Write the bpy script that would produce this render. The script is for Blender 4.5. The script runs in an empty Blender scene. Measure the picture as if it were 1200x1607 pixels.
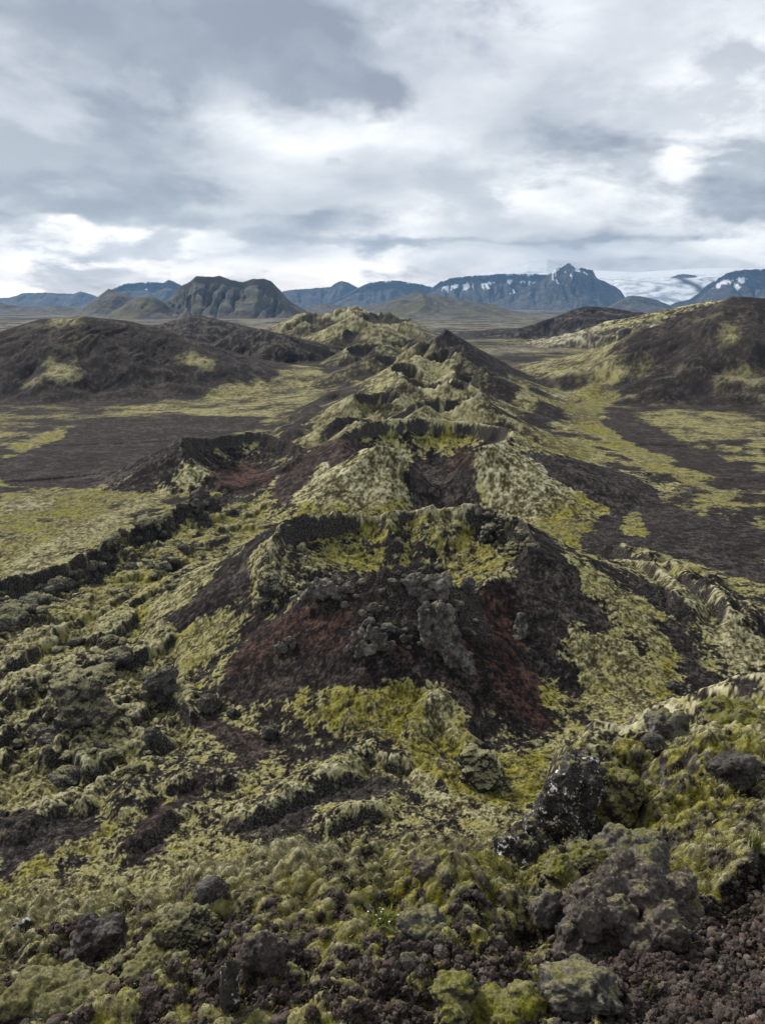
# Row of mossy volcanic craters under an overcast sky, seen from the flank of a cinder cone.
import bpy, bmesh, math, random
import numpy as np
F4 = np.float32
Q = 1.0                       # mesh fineness (1 = final)
random.seed(7)
sc = bpy.context.scene
col = sc.collection
R = math.radians

# ------------------------------------------------------------------ survey helpers
PITCH = R(13.96); FL = 1300.0; CU, CV = 600.0, 803.5
cP, sP = math.cos(PITCH), math.sin(PITCH)
def tdep(v): return math.tan(PITCH + math.atan((v - CV) / FL))
def P(u, v, Y):
    """point in the vertical plane at distance Y seen in direction (u, v)"""
    z = -Y * tdep(v)
    zc = Y * cP - z * sP
    return ((u - CU) / FL * zc, Y, z)

# ------------------------------------------------------------------ noise (numpy)
def _h(ix, iy, seed):
    h = ix.astype(np.uint32) * np.uint32(0x8da6b343) + iy.astype(np.uint32) * np.uint32(0xd8163841) + np.uint32((seed * 0xcb1ab31f) & 0xffffffff)
    h ^= h >> np.uint32(13); h *= np.uint32(0x9E3779B1); h ^= h >> np.uint32(15); h *= np.uint32(0x85ebca6b); h ^= h >> np.uint32(13)
    return h
_ang = np.linspace(0, 2 * np.pi, 256, endpoint=False)
_GX, _GY = np.cos(_ang).astype(F4), np.sin(_ang).astype(F4)
def perlin(x, y, seed=0):
    xf, yf = np.floor(x), np.floor(y)
    ix, iy = xf.astype(np.int32), yf.astype(np.int32)
    fx, fy = (x - xf).astype(F4), (y - yf).astype(F4)
    u = fx * fx * fx * (fx * (fx * 6 - 15) + 10); w = fy * fy * fy * (fy * (fy * 6 - 15) + 10)
    def g(a, b):
        k = (_h(ix + a, iy + b, seed) & np.uint32(255)).astype(np.intp)
        return _GX[k] * (fx - a) + _GY[k] * (fy - b)
    n0 = g(0, 0); n0 += u * (g(1, 0) - n0)
    n1 = g(0, 1); n1 += u * (g(1, 1) - n1)
    return (n0 + w * (n1 - n0)) * F4(1.5)
def worley(x, y, seed=0, want2=False):
    xf, yf = np.floor(x), np.floor(y)
    ix, iy = xf.astype(np.int32), yf.astype(np.int32)
    fx, fy = (x - xf).astype(F4), (y - yf).astype(F4)
    f1 = np.full(fx.shape, 9, F4); f2 = f1.copy()
    for a in (-1, 0, 1):
        for b in (-1, 0, 1):
            h = _h(ix + a, iy + b, seed)
            dx = a + (h & np.uint32(1023)).astype(F4) * F4(1 / 1023) - fx
            dy = b + ((h >> np.uint32(10)) & np.uint32(1023)).astype(F4) * F4(1 / 1023) - fy
            d = dx * dx + dy * dy
            if want2: f2 = np.minimum(f2, np.maximum(f1, d))
            f1 = np.minimum(f1, d)
    return (np.sqrt(f1), np.sqrt(f2)) if want2 else np.sqrt(f1)
def sstep(a, b, x):
    t = np.clip((x - a) / (b - a), 0, 1)
    return t * t * (3 - 2 * t)
def smax(a, b, k):
    h = np.clip(0.5 + 0.5 * (a - b) / k, 0, 1)
    return b + (a - b) * h + k * h * (1 - h)

# ------------------------------------------------------------------ polar grid round the view point
dphi = 0.058 * Q
phi = np.concatenate([np.arange(-80, -31, 0.8), np.arange(-31, 31, dphi), np.arange(31, 80.1, 0.8)])
phi = np.radians(phi)
segs = [(0.5, 2.4, .012), (2.4, 15, .0018), (15, 66, .009), (66, 400, .0017), (400, 1200, .0025), (1200, 3000, .005), (3000, 26000, .012)]
lr = []
for a, b, s in segs:
    n = max(2, int(math.log(b / a) / (s * Q)))
    lr += list(np.linspace(math.log(a), math.log(b), n, endpoint=False))
lr.append(math.log(26000))
rad = np.exp(np.array(lr))
NR, NC = len(rad), len(phi)
RR = np.repeat(rad[:, None], NC, 1).astype(F4)
X = (rad[:, None] * np.sin(phi)[None]).astype(F4)
Y = (rad[:, None] * np.cos(phi)[None]).astype(F4)
PH = np.degrees(phi)[None].astype(F4)
print('grid', NR, NC, NR * NC)
sp = np.maximum(RR * 0.00105 * Q, 1e-4)

def rows(r0=0, r1=1e9):
    a = int(np.searchsorted(rad, r0)); b = int(np.searchsorted(rad, r1))
    return slice(a, b)
def noi(lam, seed, sl=slice(None), ox=None, oy=None, fade=True):
    """gradient noise of wavelength lam over the rows sl; fades where the mesh is too coarse"""
    x = X[sl] if ox is None else ox; y = Y[sl] if oy is None else oy
    n = perlin(x / F4(lam) + 31.7 * seed, y / F4(lam) - 17.3 * seed, seed)
    if fade: n *= np.clip(lam / sp[sl] / 2.5 - 0.6, 0, 1)
    return n
def fbm(lams, amps, seed, sl=slice(None), **k):
    out = np.zeros_like(X[sl])
    for i, (l, a) in enumerate(zip(lams, amps)):
        n_rows = rows(0, l / (0.00105 * Q * 1.5))
        s2 = slice(max(sl.start or 0, 0), min(sl.stop if sl.stop is not None else NR, n_rows.stop))
        if s2.stop <= s2.start: continue
        m = s2.stop - s2.start
        out[:m] += F4(a) * noi(l, seed + i, s2)
    return out

# ------------------------------------------------------------------ big shapes
WX = fbm([60, 22, 7, 2.5], [5, 2.2, 0.9, .35], 11)   # domain warp in metres (grows where it matters)
WY = fbm([60, 22, 7, 2.5], [5, 2.2, 0.9, .35], 21)
wk = np.clip(RR / 150, 0.05, 1) * np.interp(RR, [250, 480], [1, .4]) 
XW, YW = X + WX * wk * .7, Y + WY * wk * .7

base = np.interp(RR, [0, 70, 120, 200, 280, 450, 700, 1500, 4000, 34000], [-63, -64, -66, -67.5, -70, -72.5, -74.5, -77, -79, -80]).astype(F4)
Z = base + fbm([900, 300, 90, 35], [3, 2.2, 1.2, .5], 31) * np.clip((RR - 150) / 250, 0.1, 1)

def polyd(pts, x, y):
    """distance to an open polyline, its height there, and the side (+ = left of the run)"""
    best = np.full(x.shape, 1e12, F4); h = np.zeros_like(x); side = np.zeros_like(x); tt = np.zeros_like(x)
    L = 0
    for k, (a, b) in enumerate(zip(pts[:-1], pts[1:])):
        ax, ay = a[0], a[1]; dx, dy = b[0] - ax, b[1] - ay; l2 = dx * dx + dy * dy
        t = np.clip(((x - ax) * dx + (y - ay) * dy) / l2, 0, 1)
        ex, ey = x - ax - t * dx, y - ay - t * dy
        d = ex * ex + ey * ey
        m = d < best
        best = np.where(m, d, best)
        h = np.where(m, a[2] + t * (b[2] - a[2]), h)
        side = np.where(m, np.sign(dx * (y - ay) - dy * (x - ax)), side)
        tt = np.where(m, k + t, tt)
    return np.sqrt(best), h, side, tt
def box(xmin, xmax, ymin, ymax):
    m = (X > xmin) & (X < xmax) & (Y > ymin) & (Y < ymax)
    i = np.where(m.any(1))[0]
    return slice(int(i[0]), int(i[-1]) + 1) if len(i) else slice(0, 0)

PIT = np.zeros(Z.shape, F4)                 # inside of the small craters
REG = np.zeros(Z.shape, np.int16)          # which landform a spot belongs to
def ridge(name_id, pts, wf, wb, k=4, pw=1.6, gul=0.25, gl=40, seed=5, carve=.13):
    """hill along a crest line: wf / wb = half widths in front of and behind it"""
    global Z
    pts = [P(*p) for p in pts]
    W = max(wf, wb) * 1.3
    sl = box(min(p[0] for p in pts) - W, max(p[0] for p in pts) + W, min(p[1] for p in pts) - W, max(p[1] for p in pts) + W)
    d, h, side, tt = polyd(pts, XW[sl], YW[sl])
    arc = np.interp(tt, np.arange(len(pts)), np.r_[0, np.cumsum([math.dist(a[:2], b[:2]) for a, b in zip(pts[:-1], pts[1:])])]).astype(F4)
    rightwards = pts[-1][0] > pts[0][0]
    front = (side < 0) if rightwards else (side > 0)
    n = noi(gl, seed, sl) + .5 * noi(gl * .45, seed + 1, sl)
    w = np.where(front, wf, wb) * (1 + gul * n)
    t = np.clip(d / w, 0, 1)
    f = (1 - t) ** pw * (1 + (pw - .45) * t)
    z = base[sl] - 1.5 + (h - base[sl] + 1.5) * f
    gv = arc + .35 * gl * noi(gl * .8, seed + 3, sl) + d * .25
    cg = np.abs(perlin(gv / (gl * .7), d / (gl * 3), seed + 4)) + .6 * np.abs(perlin(gv / (gl * .28), d / (gl * 1.5), seed + 5)) + .3 * np.abs(perlin(gv / (gl * .1), d / (gl * .6), seed + 6))
    z -= carve * (h - base[sl]) * (.75 - cg) * sstep(.02, .25, t) * (1 - t) ** .8
    hill = z > Z[sl] + 1
    REG[sl][hill] = name_id
    Z[sl] = smax(Z[sl], z, k)

def crater(name_id, rim, floor, base_z, k=1.5, pin=1.5, foot=1.4, lift=None, rim_noise=0.6, seed=3):
    """cone with a closed rim of surveyed points (u, v, Y, outer slope) and a bowl inside"""
    global Z
    pts = np.array([P(*p[:3]) for p in rim]); slope = np.array([p[3] for p in rim])
    lips = np.array([p[4] if len(p) > 4 else .15 for p in rim])
    return crater_xyz(name_id, pts, slope, floor, base_z, k, pin, foot, rim_noise, seed, lips=lips)
def crater_xyz(name_id, pts, slope, floor, base_z, k=1.5, pin=1.5, foot=1.4, rim_noise=.6, seed=3, lipk=1.0, lips=None):
    cx, cy = pts[:, 0].mean(), pts[:, 1].mean()
    th = np.arctan2(pts[:, 1] - cy, pts[:, 0] - cx); o = np.argsort(th); th = th[o]
    Rr = np.hypot(pts[:, 0] - cx, pts[:, 1] - cy)[o]; H = pts[:, 2][o]; S = slope[o]
    ext = lambda a: np.concatenate([a[-3:], a, a[:3]])
    tx = np.concatenate([th[-3:] - 2 * np.pi, th, th[:3] + 2 * np.pi])
    W = Rr.max() + (H.max() - base_z) / S.min() * 1.5
    sl = box(cx - W, cx + W, cy - W, cy + W)
    dx, dy = XW[sl] - cx, YW[sl] - cy
    r = np.hypot(dx, dy); a = np.arctan2(dy, dx)
    R_ = np.interp(a, tx, ext(Rr)).astype(F4); H_ = np.interp(a, tx, ext(H)).astype(F4); S_ = np.interp(a, tx, ext(S)).astype(F4)
    rs = float(Rr.mean())
    R_ *= 1 + .06 * perlin(np.cos(a) * 3, np.sin(a) * 3, seed)
    q = r / R_
    rn = rim_noise * (perlin(np.cos(a) * 5, np.sin(a) * 5, seed + 1) + .35 * perlin(np.cos(a) * 13, np.sin(a) * 13, seed + 2)) * np.exp(-((r - R_) / (.16 * rs)) ** 2)
    L = np.maximum(H_ - base_z, 1) / S_ * foot
    t = np.clip((r - R_) / L, 0, 1)
    out = base_z + (H_ - base_z) * (1 - t) ** foot - 1.0 * t
    fl = np.minimum(floor, H_ - .5)
    lip0 = np.interp(a, tx, ext(lips[o])) if lips is not None else .2
    lip = np.clip(lip0 + (.22 if lips is None else .10) * perlin(np.cos(a) * 2.3 + 5, np.sin(a) * 2.3, seed + 4) + .04 * perlin(np.cos(a) * 9, np.sin(a) * 9, seed + 5), .02, .42)
    lip *= lipk * sstep(base_z + 3, base_z + 12, H_)
    qc = .92 + .05 * perlin(np.cos(a) * 4 + 9, np.sin(a) * 4, seed + 6)
    inn = fl + (H_ - fl) * np.where(q < qc, (1 - lip) * np.clip(q / qc, 0, 1) ** pin, 1 - lip * np.clip((1 - q) / (1 - qc), 0, 1))
    up = out > Z[sl] - .3
    REG[sl][(up & (t < 1)) | (q < 1)] = name_id
    if name_id >= 11: PIT[sl] = np.where(q < 1.04, sstep(1.06, .96, q) * sstep(.15, .5, q), PIT[sl] * (t >= 1))
    z = np.where(q < 1, inn, smax(Z[sl], out, k)) + rn
    Z[sl] = np.where(q < 1, z, np.where(t < 1, z, Z[sl]))

def cone(u, v, Yd, Rpx, base_z, floor_frac=.5, slope=.6, breach=None, seed=1, nid=0, squash=1.0, bdepth=.6):
    """small crater: rim centre seen at u, back rim at v, rim radius Rpx (pixels across)"""
    c = P(u, v, Yd); Rm = 1.3 * Rpx / FL * Yd; bdepth *= .65
    pts = []; 
    rr = random.Random(seed); h1, h2, h3, h4 = [rr.uniform(0, 6.28) for _ in range(4)]
    for i in range(16):
        a = 2 * math.pi * i / 16
        h = c[2] - base_z
        f = 1 + .09 * math.sin(a + h1) + .06 * math.sin(2 * a + h2) - .06
        if breach is not None:
            da = abs((a - breach + math.pi) % (2 * math.pi) - math.pi)
            f -= bdepth * max(0, 1 - da / .9)
        e_ = 1 + .13 * math.sin(2 * a + h3) + .06 * math.sin(3 * a + h4)
        pts.append((c[0] + Rm * math.cos(a) * e_, c[1] + Rm * squash * math.sin(a) * e_, base_z + h * f))
    pts = np.array(pts)
    crater_xyz(nid, pts, np.full(16, slope), base_z + (c[2] - base_z) * floor_frac, base_z, seed=seed * 7, rim_noise=1.3 * Rm / 15, lipk=1.7)

# ids: 0 plain, 1 near slope, 2 front crater, 3 second crater, 4 cinder hill, 5 left hill, 6 right hill, 7.. others
# hills on the plain
ridge(5, [(-260, 590, 860), (-120, 556, 840), (0, 521, 810), (60, 501, 800), (130, 496, 800), (200, 503, 810), (260, 517, 820), (330, 543, 850), (420, 568, 880), (490, 583, 920)], 170, 260, k=6, gul=.1, gl=44, pw=1.5, carve=.11)
ridge(6, [(958, 570, 1040), (1000, 545, 930), (1040, 526, 880), (1085, 500, 830), (1120, 477, 800), (1150, 464, 790), (1200, 468, 790), (1290, 458, 790), (1420, 470, 780), (1560, 520, 760)], 195, 300, k=6, gul=.1, gl=46, seed=9, pw=1.35, carve=.07)
ridge(7, [(975, 530, 2000), (1010, 512, 1900), (1045, 490, 1800), (1075, 480, 1700), (1115, 471, 1650), (1250, 465, 1600), (1400, 480, 1600)], 330, 500, k=6, gl=120, seed=12)
ridge(8, [(845, 513, 2300), (885, 496, 2250), (920, 480, 2200), (958, 483, 2200), (985, 490, 2250), (1040, 508, 2400)], 330, 400, k=5, gl=120, seed=13)
ridge(9, [(245, 520, 1700), (285, 500, 1650), (310, 494, 1650), (345, 502, 1650), (410, 517, 1700)], 260, 300, k=5, gl=120, seed=14)
ridge(10, [(335, 538, 1150), (372, 518, 1120), (408, 517, 1100), (440, 527, 1080)], 90, 120, k=3, gl=60, seed=15)

# broad swell under the crater row
sw = [P(650, 705, 360), P(640, 655, 480), P(640, 600, 650), P(610, 552, 900), P(560, 520, 1200), P(515, 500, 1500)]
sl = box(-400, 400, 300, 1900)
d, h, _, tt = polyd(sw, X[sl], Y[sl])
swell = np.interp(tt, [0, 1, 2, 3, 4, 5], [6, 8, 9, 9, 8, 6]) * np.exp(-(d / np.interp(tt, [0, 1, 2, 3, 5], [45, 60, 80, 95, 110])) ** 2)
Z[sl] += swell.astype(F4)
# jagged spatter ridge west of the crater row
jr = [P(455, 668, 430), P(475, 640, 480), P(505, 612, 540), P(545, 585, 640), P(590, 560, 780), P(640, 535, 980)]
d, h, _, tt = polyd(jr, XW[sl], YW[sl])
JSL = sl; JM = (np.exp(-(d / (9 + 2.5 * tt)) ** 2) * sstep(-.25, .2, noi(22, 44, sl))).astype(F4)
jag = np.interp(tt, [0, 2.5, 5], [1, .9, .3]) * np.exp(-(d / (11 + 2.5 * tt)) ** 2) * (3 + 9 * np.abs(noi(34, 41, sl)) + 5 * np.maximum(noi(15, 42, sl), 0))
Z[sl] += jag.astype(F4)

# left lava plateau with its broken scarp
scarp = [P(-140, 1020, 175), P(0, 955, 186), P(60, 925, 192), P(105, 880, 203), P(150, 855, 216), P(215, 815, 238), P(270, 783, 258), P(318, 763, 285), P(360, 745, 305)]
sl = rows(110, 600)
d, h, side, tt = polyd(scarp, XW[sl] + 4.2 * noi(12, 51, sl) + 2.6 * noi(4.5, 55, sl) + 1. * noi(1.8, 57, sl), YW[sl] + 4.2 * noi(12, 52, sl) + 2.6 * noi(4.5, 56, sl) + 1. * noi(1.8, 58, sl))
d = d * side
n = noi(45, 53, sl) * 1.6 + noi(15, 54, sl) * .8
amp = np.interp(tt, [0, .8, 2, 5, 7, 8], [4.2, 4.2, 4.6, 4, 3, 1])
low = d + 2.2 * noi(6, 59, sl) + 1.2 * noi(2.2, 60, sl)
plat = (.55 * sstep(-.5, .6, d) + .25 * sstep(-3.4, -2.2, low) + .2 * sstep(-7.5, -4.5, low)) * (amp + n) * np.exp(-np.maximum(d, 0) / 55)
plat += .9 * sstep(-.4, 1, d) * np.exp(-np.maximum(d, 0) / 2.5) * (.6 + noi(5, 62, sl))
plat -= .25 * amp * np.exp(-(np.minimum(d + 2, 0) / 5) ** 2) * (d < 0)
Z[sl] += plat.astype(F4)
SC_D = np.full(Z.shape, 1e3, F4); SC_D[sl] = d

# craters of the row, far to near
cone(512, 485, 1500, 34, -78, .72, .5, None, 4, 11, 1.0)
cone(470, 503, 1420, 18, -78, .7, .42, 4.2, 5, 11)
cone(600, 491, 1320, 34, -78, .72, .5, 4.5, 6, 12)
cone(568, 512, 1180, 22, -76, .6, .5, 4.0, 16, 12)
cone(630, 528, 1000, 26, -75, .55, .5, 4.7, 17, 13)
cone(575, 540, 930, 22, -75, .5, .55, 4.4, 18, 13)
cone(682, 521, 800, 14, -72, .75, .62, 3.9, 7, 14)
cone(610, 556, 760, 24, -72, .5, .5, 4.6, 19, 13)
cone(690, 548, 680, 27, -71, .6, .55, 4.6, 8, 14, .9, .35)
cone(640, 575, 600, 22, -70, .45, .5, 5.2, 20, 13)
cone(735, 578, 580, 15, -71, .5, .5, 4.4, 9, 14)
cone(665, 588, 530, 36, -71, .35, .5, 4.9, 10, 15, .8, .45)
cone(720, 600, 520, 14, -71, .6, .55, 4.6, 21, 15)
cone(590, 618, 470, 26, -70, .45, .55, 4.2, 22, 16)
cone(707, 623, 425, 42, -70, .45, .58, 4.55, 11, 17, .7, .5)
cone(670, 641, 400, 9, -66, .9, .6, None, 23, 17)
cone(560, 655, 400, 26, -69, .5, .55, 3.9, 24, 16, .8)

# second crater: breached towards us
crater(3, [(575, 661, 350, .55, .3), (610, 657, 355, .55, .3), (650, 656, 358, .55, .3), (700, 658, 358, .55, .3), (750, 663, 353, .5, .3), (785, 671, 340, .5, .3), (803, 684, 322, .41), (795, 694, 308, .43), (770, 697, 299, .55),
           (742, 708, 296, .6), (727, 727, 294, .6), (708, 750, 292, .6), (690, 762, 291, .6), (672, 756, 291, .6), (655, 738, 293, .6), (640, 720, 295, .6), (620, 704, 297, .6), (595, 699, 298, .55), (560, 712, 308, .5), (535, 700, 322, .48), (545, 675, 340, .5)],
       -67, -70, pin=1.7, seed=31)
# breached cinder hill on the left
crater(4, [(293, 686, 338, .5), (330, 688, 352, .5, .35), (375, 680, 366, .5, .35), (405, 677, 370, .5, .35), (440, 688, 360, .5, .35), (468, 702, 345, .5, .35), (455, 722, 330, .5), (425, 752, 318, .5), (385, 765, 312, .5), (345, 757, 314, .5), (310, 722, 322, .5), (290, 700, 330, .5)],
       -69, -71, pin=1.4, seed=37)
# front crater
crater(2, [(640, 889, 145, .62, .2), (585, 895, 145.5, .62, .2), (520, 917, 147.5, .62, .15), (455, 930, 153, .62, .1), (425, 880, 164, .66, .15), (440, 835, 175, .66, .2), (456, 817, 181, .66, .3), (490, 808, 188, .66, .4), (530, 804, 194, .66, .4), (580, 805, 197, .6, .2), (640, 799, 198, .6, .1),
           (700, 793, 197, .6, .14), (745, 796, 195, .6, .3), (785, 806, 190, .6, .5), (815, 822, 182, .52, .5), (836, 846, 172, .44, .4), (826, 872, 163, .41, .3), (795, 905, 156, .46, .2), (752, 931, 151, .62, .15), (700, 907, 147, .62, .2)],
       -62.5, -66.3, pin=1.2, seed=43, rim_noise=1.1)
# lobes right of the front crater: two low lava levees
def levee(pts, wl, wr, amp, seed, nid=None):
    pts = [P(*p) for p in pts]
    W = max(wl, wr) * 2 + 10
    sl = box(min(p[0] for p in pts) - W, max(p[0] for p in pts) + W, min(p[1] for p in pts) - W, max(p[1] for p in pts) + W)
    d, h, side, tt = polyd(pts, XW[sl] + 1.2 * noi(6, seed, sl), YW[sl] + 1.2 * noi(6, seed + 1, sl))
    e = np.minimum(np.minimum(tt, len(pts) - 1 - tt) * 1.5, 1) * (1 + .45 * noi(14, seed + 2, sl) + .4 * noi(4.5, seed + 5, sl))
    w = np.where(side > 0, wl, wr)
    Z[sl] += (amp * e * np.maximum(1 - (d / w) ** 2, 0)).astype(F4)
levee([(905, 868, 232), (990, 890, 212), (1060, 925, 196), (1120, 985, 172), (1180, 1060, 146)], 14, 2.5, 3.6, 61)
levee([(930, 890, 214), (1000, 925, 195), (1050, 985, 172), (1075, 1050, 152)], 7, 2.5, 2.4, 64)

# the brow we stand on: a short uneven slope, then a steep drop into the hollow
brow = [(-400, 1530, .50), (-100, 1512, .52), (0, 1500, .54), (100, 1482, .53), (250, 1468, .52), (330, 1452, .51), (420, 1438, .50), (500, 1420, .49), (590, 1375, .48), (680, 1342, .47), (800, 1312, .46), (845, 1296, .46),
        (880, 1215, .445), (925, 1152, .43), (1010, 1133, .42), (1100, 1108, .40), (1200, 1093, .38), (1400, 1085, .37)]
def azr(u, v, s):
    dv = v - CV; x, y, z = u - CU, FL * cP - dv * sP, -FL * sP - dv * cP
    return math.degrees(math.atan2(x, y)), 1.65 / (-z / math.hypot(x, y) - s)
br = [(*azr(*p), p[2]) for p in brow]
sl = rows(0, 150)
pw = PH + (.9 * noi(1.6, 71, sl) + .5 * noi(.6, 72, sl)) * np.clip(RR[sl] / 4, 0, 1)
rb = np.interp(pw, [p[0] for p in br], [p[1] for p in br]); ss = np.interp(PH, [p[0] for p in br], [p[2] for p in br])
rb = rb * (1 + .05 * noi(2.2, 74, sl))
over = np.maximum(RR[sl] - rb, 0)
near = (-1.65 - ss * np.minimum(RR[sl], rb) - over * .35 - .62 * over ** 2 / (over + 1.5)).astype(F4)
near += (.28 * noi(2.4, 75, sl) + .16 * noi(1.1, 76, sl)) * np.clip((RR[sl] - 1.5) / 4, 0, 1)
near += fbm([30, 12, 5], [1.6, .9, .5], 77, sl) * np.clip((RR[sl] - 14) / 30, 0, 1)
nearm = near > Z[sl] - .3
REG[sl][nearm] = 1
Z[sl] = smax(Z[sl], near, 1.0)
# arcs of old lava crust in the hollow below us
levee([(330, 1292, 93), (420, 1255, 97), (500, 1225, 103), (590, 1198, 109), (650, 1212, 107), (700, 1250, 99)], 6, 2.2, 1.9, 81)
levee([(180, 1265, 95), (230, 1228, 101), (300, 1208, 105), (400, 1205, 106)], 5, 2.2, 1.6, 84)
levee([(190, 1345, 85), (230, 1290, 92), (300, 1240, 99)], 2.5, 1.6, 1.4, 87)
levee([(480, 1310, 90), (540, 1268, 95), (640, 1262, 96)], 6, 2, 1.6, 90)
levee([(640, 1190, 111), (690, 1150, 120), (745, 1180, 113), (770, 1195, 111)], 3, 3, 2.0, 93)

# ------------------------------------------------------------------ first-hit lookup on the big shapes
HIT = np.maximum.accumulate(Z / RR, axis=0)
def at(u, v):
    """index (row, column) of the ground seen in direction (u, v)"""
    dv = v - CV
    x, y, z = u - CU, FL * cP - dv * sP, -FL * sP - dv * cP
    az = math.atan2(x, y); el = z / math.hypot(x, y)
    j = int(np.clip(np.searchsorted(phi, az), 0, NC - 1))
    i = int(np.searchsorted(HIT[:, j], el))
    return min(i, NR - 1), j
LR = np.log(RR)
def blur(a, n):
    for ax in (0, 1):
        c = np.cumsum(np.pad(a, [(n + 1, n) if k == ax else (0, 0) for k in (0, 1)], mode='edge'), axis=ax, dtype=np.float64)
        a = ((np.take(c, range(2 * n + 1, c.shape[ax]), ax) - np.take(c, range(0, c.shape[ax] - 2 * n - 1), ax)) / (2 * n + 1)).astype(F4)
    return a
def patch(poly, feather=6, warp=1.0):
    """soft mask of the ground inside an outline of surveyed points"""
    ij = [at(*p) for p in poly]
    lx = [phi[j] for i, j in ij]; ly = [lr[i] for i, j in ij]
    i0 = max(min(i for i, _ in ij) - 40, 0); i1 = min(max(i for i, _ in ij) + 40, NR)
    j0 = max(min(j for _, j in ij) - 40, 0); j1 = min(max(j for _, j in ij) + 40, NC)
    s = (slice(i0, i1), slice(j0, j1))
    px = np.radians(PH)[:, j0:j1] + WARPA[s] * F4(.006 * warp); py = LR[s] + WARPB[s] * F4(.012 * warp)
    ins = np.zeros(px.shape, bool)
    n = len(lx)
    for k in range(n):
        x0, y0, x1, y1 = lx[k], ly[k], lx[(k + 1) % n], ly[(k + 1) % n]
        if y0 == y1: continue
        c = ((y0 > py) != (y1 > py)) & (px < (x1 - x0) * (py - y0) / (y1 - y0) + x0)
        ins ^= c
    m = ins.astype(F4)
    f = max(1, int(feather / Q))
    return s, blur(m, f)
# warp noises for ragged outlines: sizes follow the distance (octaves in log-polar bands)
def scaled_noise(seed, rel=.05):
    out = np.zeros_like(X); tot = 0
    lam = 0.06
    while lam < 1500:
        c = lam / rel                         # distance at which this octave is the main one
        w = np.exp(-(np.log(rad / c) / .75) ** 2)
        i = np.where(w > .02)[0]
        if len(i):
            s = slice(int(i[0]), int(i[-1]) + 1)
            out[s] += (w[s, None] * noi(lam, seed, s, fade=False)).astype(F4)
        lam *= 2.0; seed += 1
    return out
WARPA = scaled_noise(200, .03) + .5 * scaled_noise(220, .012)
WARPB = scaled_noise(240, .03) + .5 * scaled_noise(260, .012)
NB = scaled_noise(300, .05)      # blotches of about 3 degrees
NM = scaled_noise(320, .018)     # about 1 degree
NS = scaled_noise(340, .007)     # fine

# ------------------------------------------------------------------ ground cover
M = np.full(Z.shape, .5, F4)     # moss
G = np.full(Z.shape, .35, F4)    # how green it is
RD = np.zeros(Z.shape, F4)       # red scoria
K = np.full(Z.shape, .15, F4)    # bare broken lava
SD = np.zeros(Z.shape, F4)       # pale sand
LV = np.zeros(Z.shape, F4)       # lava-field hummocks
M += np.interp(RR, [0, 200, 400, 1000, 3000], [.05, 0, -.1, -.1, -.1])
M[(REG == 5)] = .12; M[REG == 6] = .22; G[REG == 5] = .15; G[REG == 6] = .15; M[REG == 8] = .1; M[REG == 9] = .08; M[REG == 10] = .1; M[REG == 7] = .5
for k in range(11, 18): M[REG == k] = .60; G[REG == k] = .16
M[REG == 11] = .42; M[REG == 12] = .45
jag_m = np.zeros(Z.shape, F4); jag_m[JSL] = JM; M -= .45 * jag_m; K += .6 * jag_m
M -= .5 * PIT; K += .5 * PIT
M[REG == 2] = .3; M[REG == 3] = .45; M[REG == 4] = .2
M[REG == 1] = .62; G[(REG == 1) & (RR < 16)] = .5
def paint(poly, feather=6, warp=1.0, **kw):
    s, m = patch(poly, feather, warp)
    for name, val in kw.items():
        A = dict(M=M, G=G, R=RD, K=K, L=LV, S=SD)[name]
        A[s] += (val - A[s]) * m

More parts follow.
